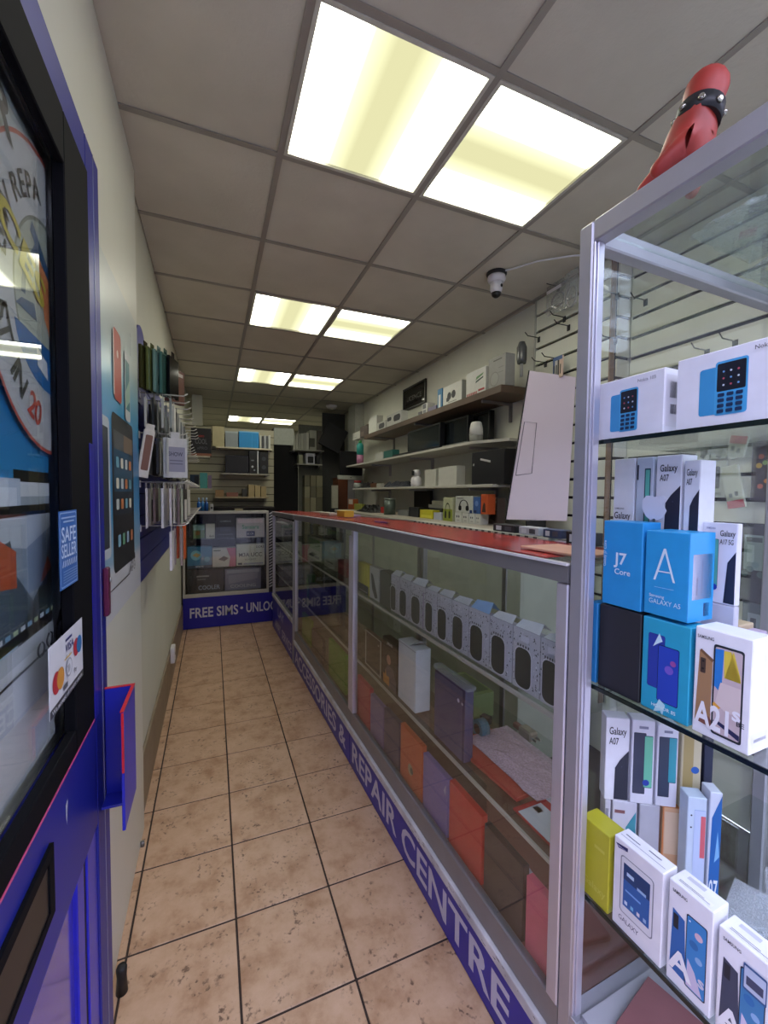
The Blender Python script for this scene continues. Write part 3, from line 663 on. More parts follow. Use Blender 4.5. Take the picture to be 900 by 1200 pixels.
lowb(832, 848, z, .878, 'cfd3e2', 'white and deep blue phone box at the right of the second row', [('p', [(.1, .2), (.2, .8), (.95, .98), (.95, .1)], '1f5fa8'), ('t', '07', .15, .15, .16, 'e8ecf6', {'width': .7}), ('p', [(.5, .45), (.7, .7), (.9, .5)], '7fb4e0')], d=-.052)
# upper row on them
lowb(709, 738, .798, .993, 'e9e8f2', 'white Galaxy A07 box stacked at the left under the middle shelf', [('t', 'Galaxy', .14, .80, .085, '22222c', {'width': .72}), ('t', 'A07', .14, .68, .08, '22222c', {'width': .40}), ('p', [(.40, .02), (.98, .02), (.98, .62), (.62, .50), (.42, .40)], '2b2c3c'), ('c', .70, .42, .03, '3f4157')], py=880)
lowb(740, 768, .798, .993, 'e4e2ee', 'white box with grey phone and green screen, left of two alike', phone(.08, .12, .62, .85, '34364a', '3d4056')+phone(.55, .2, .92, .82, '1f5a60', '6fc0a0')+[('c', .66, .26, .15, '2740a8'), ('r', .3, .9, .7, .93, '8a88a0')], py=870)
lowb(770, 796, .798, .988, 'e4e2ee', 'white box with grey phone and teal screen, right of two alike', phone(.08, .12, .62, .85, '34364a', '3a4258')+phone(.55, .3, .92, .85, '1f4a60', '3f9fb0')+[('r', .3, .9, .7, .93, '8a88a0')], py=870)
lowb(799, 824, .798, .983, 'cbbf9f', 'white and gold box with blue sticker under the middle shelf', [('r', .1, .1, .6, .95, 'b09a66'), ('c', .7, .5, .2, '2f5fb0')], py=860)
lowb(826, 838, .798, .975, '262c44', 'slim dark navy box under the middle shelf', [], py=860)
# clear plastic easel stands lying in a heap
for k, (u_, d_, r_, tl) in enumerate(((-.47, .27, .3, .5), (-.46, .40, 1.2, .3), (-.355, .27, -.2, .6), (-.345, .41, .2, .4))):
    t = thing('easel_stand', ['nearest-left clear plastic easel stand on the lowest showcase shelf', 'clear easel stand turned sideways behind the front-left one', 'clear easel stand right of the peach box, leaning back furthest', 'rearmost clear easel stand at the right of the heap'][k], 'stand', CF.world(u_, d_, .604), CF.rz+r_, 'clear easel stands on the lowest shelf')
    bm = bmesh.new(); bm_prism(bm, [(-.05, .0), (.05, .0), (.05, .003), (-.05, .003)], -.04, .04); obj('stand_base', mesh(bm, ACRYL), t)
    bm = bmesh.new(); bm_prism(bm, [(-.045, .0), (.045, .0), (.03, .08), (-.03, .08)], 0, .003); o = obj('stand_back', mesh(bm, ACRYL), t, (0, .0, .004)); o.rotation_euler[0] = -tl
    bm = bmesh.new(); bm_prism(bm, [(-.045, .0), (.045, .0), (.045, .02), (-.045, .02)], 0, .003); obj('stand_lip', mesh(bm, ACRYL), t, (0, -.036, .0035))
carton(CF, .13, 0, 0, .602, .76, .09, 'a3a0a8', 'accessory_box', 'grey box with a row of small holes at the right end of the lowest shelf', 'box', None, [('r', .1+.12*k, .7, .15+.12*k, .85, '6d6a74') for k in range(6)], u=(-.33, -.235), rot=.0)
# clutter low in the showcase, seen through the bottom glass
carton(CF, .10, 0, 0, .313, .33, .16, '8c5a5e', 'folder', 'faded red folder lying on the showcase floor', 'folder', None, None, u=(-.62, -.45), rot=.2)
carton(CF, .30, 0, 0, .313, .40, .10, 'b9b6c0', 'accessory_box', 'pale accessory box on the showcase floor behind the folder', 'box', None, None, u=(-.66, -.55), rot=-.2)

# plastic bags and packets on top of the showcase
def crumple(name, label, fr, u, d, z0, w_, l_, h_, m, seed, cat='plastic bag', group=None, n=14):
    rnd = random.Random(seed); bm = bmesh.new(); V = {}
    for i in range(n+1):
        for j in range(n+1):
            a, b = i/n, j/n
            e = min(a, 1-a, b, 1-b)*4; e = min(1, e)
            V[i, j] = bm.verts.new(((a-.5)*w_+rnd.uniform(-1, 1)*w_*.03, (b-.5)*l_+rnd.uniform(-1, 1)*l_*.03, .002+h_*e*rnd.uniform(.25, 1)))
    for i in range(n):
        for j in range(n): bm.faces.new((V[i, j], V[i+1, j], V[i+1, j+1], V[i, j+1]))
    lo = [[bm.verts.new((v.co.x, v.co.y, .0005)) for v in (V[0, 0], V[n, 0], V[n, n], V[0, n])]]
    bm.faces.new(lo[0])
    return tag(obj(name, mesh(bm, m), None, fr.world(u, d, z0), fr.rz), label, cat, group)
crumple('plastic_bag', 'crumpled clear plastic bags spread over the glass top of the showcase', CF, -.20, .42, SH+.009, .36, .34, .05, PLAST, 1)
crumple('plastic_bag', 'clear plastic bag with pale packets near the far end of the showcase top', CF, -.51, .33, SH+.009, .20, .24, .045, PLAST, 2)
for k, (u_, d_, c, lab) in enumerate(((-.34, .46, 'b38f80', 'pinkish packet under clear plastic on the showcase top'), (-.25, .36, '9aa08c', 'grey-green packet under clear plastic on the showcase top'), (-.16, .48, 'c9c7b8', 'cream packet under clear plastic on the showcase top'))):
    pass
crumple('plastic_bag', 'clear bag hanging in the upper far corner of the showcase top', CF, -.57, .62, SH+.009, .16, .26, .06, PLAST, 5)
# ------------------------------------------------------------------ things in the nearest counter
CASEG = 'phone cases in patterned packs along the upper counter shelf'
def scribble(w, h, seed, n=85):
    rnd = random.Random(seed); P = []
    for k in range(n):
        u = rnd.choice([rnd.uniform(.03, .13), rnd.uniform(.85, .95), rnd.uniform(.1, .9)]); v = rnd.uniform(.04, .95) if (u < .13 or u > .85) else rnd.uniform(.80, .95)
        a = rnd.uniform(.02, .08); P.append(('p', [(u, v), (u+a, v+rnd.uniform(-.02, .03)), (u+a*.6, v+.02+rnd.uniform(0, .02))], rnd.choice(['1f1e26', '33323a', 'efedf3', '6a6870', 'd6d4de'])))
    return P
proto = None
edges = [458, 468, 481, 498, 512, 529, 549, 573.5, 600.5, 633, 664]
places = ['first from the dark pack end', 'second from the dark pack end', 'third in the row, plain front', 'fourth in the row, purple tinted edge', 'fifth in the row', 'sixth in the row, under a raised white flap', 'seventh in the row, below the blue tab', 'eighth in the row, with a pyramid top', 'ninth in the row, with a small white sticker', 'tenth, cut off by the counter end post']
for k in range(10):
    pyc = 720+k*8
    u0 = CF.at(edges[k], pyc, .055)[0]; u1 = CF.at(edges[k+1], pyc, .055)[0]
    w = u1-u0-.003; h = .168
    base = '86848c'
    prints = [('r', 0, 0, 1, 1, 'cbc9d2')] + scribble(w, h, k) + [('r', .17, .06, .83, .74, 'dedce4', .24), ('r', .20, .075, .80, .72, '12131a', .22)]
    prints += [('r', .28+.1*j, .735, .33+.1*j, .775, '3b3a42') for j in range(5)] + [('t', '2', .9, .12, .06, '2a2932', {'align': 'c'})]
    if k in (8, 9): prints += [('r', .42, .83, .72, .93, 'dcdae6', .02)]
    if k == 3: prints += [('r', .0, .05, .07, .9, 'a98fb8')]
    o = carton(CF, .055, 0, 0, .9655, .9655+h, .025, 'aeacb4', 'phone_case_pack', 'silver pack with black phone case, ' + places[k], 'phone case', CASEG, prints, u=(u0, u1), gap=.0015)
    # hanging flap folded up on top
    bm = bmesh.new(); rnd = random.Random(40+k); hh = rnd.uniform(.014, .036)
    a = w*.45
    for q in ([(-a, .002, h+.0008), (a, .002, h+.0008), (a*.9, .022, h+hh), (-a*.8, .020, h+hh*.8)], [(-a*.8, .020, h+hh*.8), (a*.9, .022, h+hh), (a, .045, h+.006), (-a, .045, h+.005)]): bm_poly(bm, q)
    obj('hang_flap', mesh(bm, mat('9cc4f0' if k == 6 else 'eceeef', .5, 0, .05)), o)
carton(CF, .055, 420, 432, .9655, 1.125, .03, 'cfc62e', 'accessory_pack', 'yellow and black accessory pack at the far end of the counter shelf', 'accessory pack', CASEG, [('r', 0, 0, 1, .30, '2c2c30'), ('r', .25, .4, .75, .42, '8a8430'), ('r', .3, .35, .7, .95, 'd9d23f'), ('r', .1, .06, .9, .1, '8a8a90')], pyb=680)
carton(CF, .055, 433, 444, .9655, 1.13, .03, 'b7b9ba', 'phone_case_pack', 'white pack with a black curved case between yellow and dark packs', 'phone case', CASEG, [('p', [(.15, .8), (.4, .75), (.9, .1), (.6, .05), (.3, .3)], '2b2d33')], pyb=684)
carton(CF, .055, 445, 457.5, .9655, 1.128, .05, '3c4342', 'phone_case_pack', 'dark grey pack with fine ribs beside the first silver pack', 'phone case', CASEG, [('r', .1, .1, .9, .9, '323938')]+[('r', .2, .2+.06*k, .8, .215+.06*k, '4a5251') for k in range(10)], pyb=690)

# middle shelf of the nearest counter
z = .6007
o = carton(CF, .05, 428, 447, z, z+.185, .02, '3a372c', 'tablet_box', 'dark box with a white framed tablet picture on the counter middle shelf', 'box', None, [('r', 0, 0, 1, 1, 'a9aaa0'), ('r', .07, .04, .93, .96, '3d3a2d'), ('r', .80, .80, .86, .84, 'b9bab0')], pyb=770)
o = carton(CF, .05, 448, 465.5, z, z+.22, .04, '14151a', 'phone_game_box', 'black box picturing a woman with an orange bag on the counter middle shelf', 'box', None, [('t', 'JBS', .3, .90, .05, 'c9c9cf', {'width': .4}), ('c', .45, .58, .14, 'b88878'), ('p', [(.2, .3), (.4, .46), (.75, .46), (.95, .2), (.95, .0), (.3, 0)], '5a4f5c'), ('p', [(.08, .02), (.5, .02), (.5, .22), (.3, .2), (.26, .34), (.2, .2), (.08, .22)], 'c98a35')], pyb=780)
o = carton(CF, .05, 466.5, 487, z, z+.262, .07, 'dedee0', 'white_carton', 'tall plain white carton with an open flap on the counter middle shelf', 'carton', None, [('r', .0, .965, 1, .975, '8e8e92')], pyb=800)
bm = bmesh.new(); bm_poly(bm, [(.02, .0, .2625), (.05, .03, .285), (.05, .068, .28), (-.02, .068, .263)]); obj('flap', mesh(bm, mat('c6c6ca', .5)), o)
o = carton(CF, .05, 509, 545, z, z+.248, .035, '464062', 'tablet_box', 'glossy dark purple box wrapped in clear film on the counter middle shelf', 'box', None, [('r', .0, .0, .93, .97, '4a466a'), ('c', .8, .80, .035, 'd8d4ea'), ('c', .92, .79, .025, 'c8c4da')], pyb=840, rough=.12)
part('film_wrap', o, PLAST, (-.11, .11, .0, .034, .2485, .262))
o = carton(CF, .24, 522, 556, z, z+.10, .10, '8a9a66', 'accessory_box', 'olive green box lying behind the purple box in the counter', 'box', None, [('r', .1, .2, .9, .8, '87935f'), ('r', .4, .3, .6, .6, '3f4a35')], pyb=780, top=[(.1, .1, .9, .9, '5f6a48')])
t = thing('tape_roll', 'blue tape roll standing on the counter middle shelf', 'tape roll', CF.world(-1.27, .20, z+.001), CF.rz)
bm = bmesh.new(); bm_tube(bm, [(-.0, -.018, .032), (-.0, .018, .032)], .032, 20); obj('tape', mesh(bm, mat('2d6f86', .3)), t)
bm = bmesh.new(); bm_tube(bm, [(-.0, -.0185, .032), (-.0, -.0181, .032)], .018, 16); obj('core', mesh(bm, DARK), t)
t = thing('cable_adapter', 'beige plastic adapter block with a short plug on the counter middle shelf', 'adapter', CF.world(-1.19, .355, z+.001), CF.rz)
part('adapter_body', t, mat('a39684', .5), (-.035, .03, -.02, .02, 0, .035), bev=.006)
part('plug', t, mat('8a5a4c', .5), (-.075, -.0355, -.010, .010, .006, .026), bev=.003)
part('pins', t, mat('bdb9b0', .3, .6), (.0305, .05, -.012, -.008, .012, .02), (.0305, .05, .008, .012, .012, .02), kind='stuff')
t = carton(CF, .08, 0, 0, z, z+.012, .19, 'b0382e', 'red_folder', 'bright red folder under the bubble envelope in the counter', 'folder', None, None, u=(-1.27, -.95), rot=.06)
o = crumple('bubble_envelope', 'silvery pink bubble wrap envelope lying in the counter', CF, -1.09, .225, z+.0145, .34, .19, .012, mat('d6b8c6', .25, .2, .2, 160, 1.0), 11, 'envelope', n=7)
o = carton(CF, .06, 0, 0, z, z+.006, .16, 'b12f30', 'sim_card_pack', 'red and white card pack with a white strip near the counter end', 'card pack', None, None, u=(-.935, -.755), rot=0, top=[(.05, .70, .95, .9, 'd5d0d4'), (.1, .02, .98, .55, 'cfd0d2'), (.12, .32, .26, .44, 'c23040')])
carton(CF, .055, 0, 0, z+.0065, z+.0085, .012, '3a3a3e', 'metal_strip', 'thin dark metal strip lying in front of the red card pack', 'strip', None, None, u=(-1.0, -.76)) if False else None
for k, (u_, d_, c_, lab) in enumerate(((-1.36, .16, '8f8878', 'small beige connector by the blue tape roll'), (-1.33, .26, '3c3c40', 'small black charger lying behind the purple box'))):
    carton(CF, d_, 0, 0, z, z+.03, .03, c_, 'charger', lab, 'charger', None, None, u=(u_-.02, u_+.02), rot=.4)
# base deck: cases standing behind the lower glass
z = .2885
def sleeve(pl, pr, pyb, z1, c, lab, prints=None, d=.035, th=.022, **kw):
    return carton(CF, d, pl, pr, z, z1, th, c, 'tablet_case', lab, 'tablet case', 'tablet cases on the counter base', prints, pyb=pyb, rough=.3, **kw)
sleeve(417.5, 433, 860, .505, 'c43a4c', 'crimson tablet case at the far end of the counter base', [('r', 0, 0, .08, 1, 'b9a8a0')])
sleeve(433.5, 449, 880, .49, '8474a6', 'muted purple tablet case beside the crimson one')
sleeve(449.5, 467.5, 900, .50, '463f62', 'dark violet tablet case between purple and orange ones')
sleeve(468.5, 494, 930, .515, 'd4643a', 'rust orange tablet case with a round cut-out', [('p', [(.50+.11*math.cos(a/10*PI), .34+.10*math.sin(a/10*PI)) for a in range(20)], 'b0a888'), ('c', .56, .34, .07, '5a5f56')])
sleeve(494.8, 524, 970, .50, '8676b4', 'light purple tablet case between the orange and red ones', [('p', [(.85, .75), (.95, .9), (.93, .7)], 'b9b3cc')])
sleeve(525, 564, 1020, .51, 'd63a32', 'large bright red tablet case in the counter base')
sleeve(565, 612, 1090, .50, '463a38', 'dark brown tablet case right of the bright red one')
sleeve(614, 657, 1130, .49, 'e0687e', 'rose pink tablet case against the counter end', [('p', [(.6, .85), (.75, .9), (1, .9), (1, .75), (.8, .78)], 'b97a86')])
o = crumple('paper_sheet', 'curled white paper lying behind the dark brown case', CF, -.93, .16, z, .22, .10, .06, mat('b9b6c4', .5), 21, 'paper', n=6)
carton(CF, .12, 0, 0, z, .42, .10, '5b3d38', 'storage_box', 'brown storage box deep in the nearest counter base', 'box', None, None, u=(-1.95, -1.25))

# ------------------------------------------------------------------ middle counter
z = .9655
def mb(pl, pr, pyb, z0, z1, c, lab, prints=None, d=.10, th=.06, name='accessory_box', **kw):
    return carton(CF, d, 0, 0, z0, z1, th, c, name, lab, 'box', None, prints, u=(max(CF.at(pl, pyb, d)[0], -3.60), CF.at(pr, pyb, d)[0]), **kw)
mb(360, 377, 655, z, 1.15, 'a9b29a', 'white and green box with small print in the middle counter', [('r', .1, .45, .9, .9, '6f9a5c'), ('r', .15, .1, .85, .2, '5a5f58')])
mb(380, 393, 665, z, 1.16, 'b4b8a4', 'pale box standing beside the green box in the middle counter', [('r', .1, .6, .9, .9, 'c9ccb8'), ('r', .2, .2, .8, .25, '6a705f')])
mb(396, 406, 675, z, 1.06, '8a2630', 'dark red box on the middle counter shelf next to the post', [('r', .1, .5, .9, .8, 'a84850')])
z = .6007
mb(355, 361.5, 715, z, .80, '3c6b3a', 'narrow green box on the lower shelf of the middle counter', [('r', .2, .2, .8, .9, '4f8a3e')])
mb(362, 376, 722, z, .74, '3a3f4c', 'dark slate box on the lower shelf of the middle counter', [('r', .1, .6, .9, .8, '6f7688')])
z = .2885
for a, b, py, zt, c, lab in ((354, 364, 775, .50, '7fa32a', 'lime green sleeve at the far end of the middle counter base'), (365, 378, 790, .46, '4b3a30', 'dark brown sleeve in the middle counter base'), (385, 404, 815, .53, '5f9a24', 'wide lime green sleeve near the post in the middle counter base')):
    carton(CF, .04, a, b, z, zt, .022, c, 'tablet_case', lab, 'tablet case', None, None, pyb=py)
# corner counter: solid boxes imitating the back cabinet reflected in its glass
for a, b, py, z0, zt, c, lab, pr in ((323, 330, 636, .9505, 1.15, 'a9abb0', 'grey box with dark letters imitating a reflection on the corner counter shelf', [('t', 'MJK', .5, .25, .25, '2c2d33', {'align': 'c', 'width': .8})]), (332, 341, 640, .9505, 1.13, '6d7079', 'slate box imitating a reflection on the upper shelf of the corner counter', [('r', .1, .6, .9, .9, '9a9da8')]),
      (322, 331, 660, .6205, .80, 'b0b2ac', 'pale box lettered with dots imitating a reflection on the corner counter lower shelf', [('t', 'UCC', .5, .4, .25, '55555a', {'align': 'c', 'width': .8})]), (332, 342, 668, .6205, .77, '4a4c52', 'dark grey box imitating a reflection on the corner counter lower shelf', [('r', .1, .1, .9, .4, '6a6d75')])):
    carton(CF, .12, a, b, z0, zt, .08, c, 'gadget_box', lab, 'box', None, pr, pyb=py)

# ------------------------------------------------------------------ right wall: shelves and what stands on them
SF = RF(1.80)
WSH = mat('c2c0b6', .45, 0, .05, 8); BSH = mat('5c4a3c', .5, 0, .15, 6)
t = thing('wall_shelf', 'long brown wall shelf, topmost on the right wall', 'shelf', (1.80, 0, 0), -PI/2)
part('shelf_board', t, BSH, (-5.1, -2.345, 0, .298, 2.195, 2.245), bev=.002)
for u_ in (-2.6, -3.7, -4.8): part('shelf_bracket', t, ALUD, (u_-.01, u_+.01, .03, .297, 2.175, 2.194), (u_-.01, u_+.01, .28, .2975, 2.05, 2.1749), kind='stuff')
t = thing('wall_shelf', 'long white wall shelf carrying black screens, below the brown one', 'shelf', (1.75, 0, 0), -PI/2)
bm = bmesh.new(); bm2_ = [(-5.85, 0), (-2.62, 0), (-2.345, .13), (-2.345, .348), (-5.85, .348)]
a_ = [bm.verts.new((x, y, 1.872)) for x, y in bm2_]; b_ = [bm.verts.new((x, y, 1.892)) for x, y in bm2_]
bm.faces.new(a_); bm.faces.new(b_[::-1])
for i in range(5): bm.faces.new((a_[i], b_[i], b_[(i+1)%5], a_[(i+1)%5]))
obj('shelf_board', mesh(bm, WSH), t)
for u_ in (-2.75, -3.8, -4.9): part('shelf_bracket', t, ALU, (u_-.01, u_+.01, .08, .345, 1.852, 1.871), (u_-.01, u_+.01, .32, .347, 1.73, 1.8519), kind='stuff')
t = thing('wall_shelf', 'lowest long white wall shelf with white cartons above the workbench', 'shelf', (1.75, 0, 0), -PI/2)
part('shelf_board', t, WSH, (-5.4, -2.345, 0, .348, 1.555, 1.575), bev=.002)
for u_ in (-2.75, -3.8, -4.9): part('shelf_bracket', t, ALU, (u_-.01, u_+.01, .08, .345, 1.535, 1.554), (u_-.01, u_+.01, .32, .347, 1.41, 1.5349), kind='stuff')
# panelling behind the shelves
t = thing('wall_panelling', 'off-white boards lining the wall behind the white shelves', 'panel', (XR, 0, 0), -PI/2)
for k in range(6): part('panel_board', t, WALLF, (-5.9+.592*k+.002, -5.9+.592*(k+1)-.002, -.0015, -.0006, 1.29, 2.19))
# workbench
t = thing('workbench', 'long workbench along the right wall behind the counters', 'workbench', (1.5, 0, 0), -PI/2)
part('bench_top', t, mat('b3ada0', .5, 0, .1, 10), (-5.4, -1.76, 0, .56, 1.262, 1.288), bev=.002)
part('bench_front', t, mat('bcc0b2', .6, 0, .08, 8), (-5.38, -1.78, .02, .04, .02, 1.261))
part('bench_side', t, mat('bcc0b2', .6, 0, .08, 8), (-1.80, -1.78, .041, .55, .02, 1.261))

def rbox(pl, pr, py, z0, zt, c, name, lab, prints=None, d=.03, th=.08, cat='box', right=None, fr=SF, **kw):
    """zt: pixel row of the top at the left edge if > 10, else height in metres"""
    z1 = fr.at(pl, zt, d)[1] if zt > 10 else z0+zt
    return carton(fr, d, pl, pr, z0, z1, th, c, name, lab, cat, None, prints, pyb=py, right=right, **kw)
z = 2.2455
rbox(413.5, 421.5, 508, z, .10, 'cfcfc6', 'small_box', 'small white box at the far end of the brown shelf', [('r', .2, .3, .6, .35, '8f8f88')])
rbox(422, 431, 503, z, .14, '4a3b35', 'small_box', 'dark brown box beside the small white one on the brown shelf', [('r', .1, .1, .5, .5, '6b5a52')])
rbox(432, 441.5, 500, z, .20, 'd2d3c9', 'white_carton', 'tall white carton on the far half of the brown shelf', None, cat='carton')
rbox(442, 452, 500, z, .10, 'c6c7bf', 'headset_box', 'white box with dark oval picture, left of the pair on the brown shelf', [('r', .2, .2, .85, .8, '33353a', .3)])
rbox(453, 470, 494, z, .135, 'c9cac2', 'headset_box', 'white box with two dark ovals, right of the pair on the brown shelf', [('r', .05, .5, .35, .8, '33353a', .12), ('r', .5, .3, .95, .8, '2a2c31', .2)])
rbox(490, 493.5, 487, z, .04, '6a6a70', 'small_box', 'tiny grey box on the brown shelf under the framed sign')
rbox(494.5, 500.5, 484, z, .10, 'cdcdc6', 'small_box', 'small white box with a dark square on the brown shelf', [('r', .15, .5, .8, .95, '4f5058'), ('r', .2, .1, .8, .4, '77787f')])
rbox(501.5, 511, 482, z, .045, '7c7690', 'small_box', 'low purple-grey packet on the brown shelf')
rbox(512.5, 518, 474, z, .17, '3f78a0', 'accessory_pack', 'upright blue packet with a white stem on the brown shelf', [('r', .25, .0, .7, .7, 'cfd2d0')], th=.03)
rbox(519, 541, 470, z, .165, 'cfd0c8', 'earphone_box', 'white box picturing black earphones on the brown shelf', [('c', .35, .45, .11, '22242a'), ('c', .58, .48, .11, '22242a'), ('r', .2, .2, .35, .4, '22242a'), ('r', .3, .12, .75, .16, '8f9088')], right=[(0, 0, 1, 1, '9fa39a')], th=.07)
rbox(546, 569, 460, z, .185, 'd6d7cf', 'gadget_box', 'white box with green phone and red stripes on the brown shelf', [('p', [(.5, .6), (.85, .72), (.9, .8), (.55, .72)], '5f8f58'), ('p', [(.5, .48), (.88, .60), (.88, .66), (.52, .56)], '2f4a3c')]+[('r', .05+.08*k, .04, .10+.08*k, .16, 'b5484a') for k in range(7)]+[('r', .65, .12, .95, .2, 'b5484a')])
rbox(572, 592, 448, z, .215, '96968f', 'speaker_box', 'grey box with a ring drawn on it near the slatwall end of the brown shelf', [('r', .3, .86, .8, .9, '55554f'), ('c', .38, .30, .26, '7c7c76'), ('c', .38, .30, .23, '9c9c95'), ('r', .6, .6, .9, .62, '7c7c76'), ('r', .6, .45, .9, .47, '7c7c76')])
# white shelf: black screens, soundbar, speaker, bottle
SF2 = RF(1.75)
z = 1.8925
def screen(pl, pr, py, zt, lab, d=.10, th=.045):
    o = carton(SF2, d, pl, pr, z+.012, z+.012+zt, th, '101217', 'monitor', lab, 'monitor', None, None, pyb=py, rough=.3)
    w = o.dimensions.x; w = max(v.co.x for v in o.data.vertices)
    part('bezel', o, BLACK, (-w+.004, w-.004, -.004, -.0005, .004, .02), (-w+.004, w-.004, -.004, -.0005, zt-.014, zt-.004), (-w+.004, -w+.014, -.004, -.0005, .0205, zt-.0145), (w-.014, w-.004, -.004, -.0005, .0205, zt-.0145))
    part('screen', o, mat('1a2024', .12), (-w+.015, w-.015, -.002, -.0005, .021, zt-.015))
    part('foot', o, BLACK, (-.09, .09, .0, th, -.0119, -.0005))
    return o
screen(478, 516, 515, .23, 'wide black monitor standing on the white shelf, farther of the two')
screen(518, 549, 500, .245, 'black monitor on the white shelf behind the white speaker', d=.17)
screen(551, 574, 490, .255, 'narrow black monitor at the near end of the white shelf', d=.24)
o = carton(SF2, .02, 460, 515, z, z+.022, .06, '15161a', 'soundbar', 'long low black soundbar lying on the white shelf', 'soundbar', None, None, pyb=530, rough=.4)
part('grille', o, DARK, (-.2, .2, -.002, -.0005, .004, .018))
o = carton(SF2, .02, 518, 548, z, z+.012, .08, '6a6d68', 'keyboard', 'thin grey keyboard on the white shelf before the second monitor', 'keyboard', None, None, pyb=515)
t = thing('smart_speaker', 'rounded white smart speaker with grey fabric base on the white shelf', 'speaker', SF2.world(SF2.at(558, 508, .07)[0], .07, z), -PI/2)
bm = bmesh.new(); bm_lathe(bm, [(.001, .0), (.042, .0), (.048, .012), (.051, .05), (.001, .05)], 24); obj('fabric_base', mesh(bm, mat('8f9088', .9)), t)
bm = bmesh.new(); bm_lathe(bm, [(.001, .0505), (.051, .0505), (.048, .10), (.04, .14), (.034, .148), (.001, .145)], 24); obj('speaker_shell', mesh(bm, mat('d9d9d2', .4, 0, 0)), t)
rbox(440, 448.5, 535, z, .085, 'c3c4bc', 'small_box', 'small white box on the white shelf beside a teal one', fr=SF2)
rbox(449.5, 460, 533, z, .085, '2f6a62', 'small_box', 'teal box on the white shelf at the end of the soundbar', fr=SF2)
t = thing('spray_bottle', 'teal and pink spray can at the far end of the white shelf', 'bottle', SF2.world(SF2.at(422, 530, .06)[0], .06, z), -PI/2)
bm = bmesh.new(); bm_lathe(bm, [(.001, 0), (.045, 0), (.045, .12), (.001, .12)], 16); obj('pink_body', mesh(bm, mat('b5789a', .4)), t)
bm = bmesh.new(); bm_lathe(bm, [(.001, .1205), (.045, .1205), (.045, .25), (.03, .275), (.001, .275)], 16); obj('teal_body', mesh(bm, mat('2f9a93', .4)), t)
bm = bmesh.new(); bm_lathe(bm, [(.001, .2755), (.022, .2755), (.02, .31), (.001, .31)], 12); obj('cap', mesh(bm, mat('3f8a4a', .5)), t)
# lowest shelf
z = 1.5755
rbox(513.6, 535, 560, z, .155, 'cbcbc2', 'white_carton', 'white square carton in the middle of the lowest wall shelf', None, cat='carton', fr=SF2, right=[(0, 0, 1, 1, 'c3c3ba')])
rbox(497.5, 510.5, 562, z, .145, 'c6c6bb', 'white_carton', 'narrower cream carton left of the white square one', None, cat='carton', fr=SF2)
o = rbox(553, 591, 545, z, .235, '15161b', 'computer_tower', 'black box with a white sticker on the lowest wall shelf', [('p', [(.28, .74), (.60, .64), (.60, .70), (.28, .80)], 'c9c9c6'), ('c', .06, .62, .025, 'a9a9a9')], fr=SF2, cat='computer', th=.20)
t = thing('baby_monitor', 'white rounded camera figure on the lowest wall shelf', 'camera', SF2.world(SF2.at(488, 560, .07)[0], .07, z), -PI/2)
bm = bmesh.new(); bm_lathe(bm, [(.001, 0), (.05, 0), (.055, .03), (.05, .08), (.03, .10), (.001, .10)], 18); obj('base', mesh(bm, WHITEP), t)
bm = bmesh.new(); bm_lathe(bm, [(.001, .1005), (.03, .1005), (.038, .13), (.03, .16), (.001, .165)], 18); obj('head', mesh(bm, WHITEP), t)
part('lens_plate', t, DARK, (.01, .035, -.056, -.04, .105, .15))
t = crumple('folded_cloth', 'dark blue heap of cables and cloth on the lowest wall shelf', SF2, SF2.at(465, 566, .12)[0], .14, z, .75, .18, .07, mat('1b2030', .6, 0, .2), 31, 'cloth', n=12)
t = crumple('folded_cloth', 'black heap near the far end of the lowest wall shelf', SF2, SF2.at(425, 571, .12)[0]+.17, .17, z, .40, .18, .09, mat('121214', .6, 0, .2), 32, 'cloth', n=10)
rbox(434, 440, 569, z, .05, '6b4a35', 'small_box', 'small brown box on the lowest shelf between dark heaps', fr=SF2, d=.012, th=.035)
rbox(441, 447, 568, z, .045, 'b5b3aa', 'small_box', 'small cream box on the lowest shelf by the dark cables', fr=SF2, d=.012, th=.035)
t = thing('glass_jar', 'jar with a red lid at the far end of the lowest wall shelf', 'jar', SF2.world(-5.34, .05, z), -PI/2)
bm = bmesh.new(); bm_lathe(bm, [(.001, 0), (.05, 0), (.055, .03), (.05, .07), (.001, .07)], 16); obj('jar_body', mesh(bm, mat('8f9490', .2)), t)
bm = bmesh.new(); bm_lathe(bm, [(.001, .0705), (.05, .0705), (.05, .10), (.001, .10)], 16); obj('lid', mesh(bm, mat('8a2a2c', .4)), t)
# framed sign on the wall
t = thing('framed_sign', 'small dark framed sign hanging on the right wall above the brown shelf', 'picture', (XR-.001, 0, 0), -PI/2)
FW = RF(XR-.001)
a0, z1_ = FW.at(474, 458); a1, _ = FW.at(500.5, 444); zb = 2.465
part('frame', t, mat('23211f', .35), (a0, a1, -.022, -.0005, zb, zb+.022), (a0, a1, -.022, -.0005, 2.70, 2.722), (a0, a0+.022, -.022, -.0005, zb+.0225, 2.6995), (a1-.022, a1, -.022, -.0005, zb+.0225, 2.6995), bev=.003)
part('frame_glass', t, mat('14161a', .05), (a0+.0225, a1-.0225, -.012, -.001, zb+.0225, 2.6995))
bm = bmesh.new(); bm_text(bm, 'LICENCE', (a0+a1)/2, 2.56, .05, -.0125, 0, align='c', width=.36); obj('lettering', mesh(bm, ink('4a4740'), False), t)

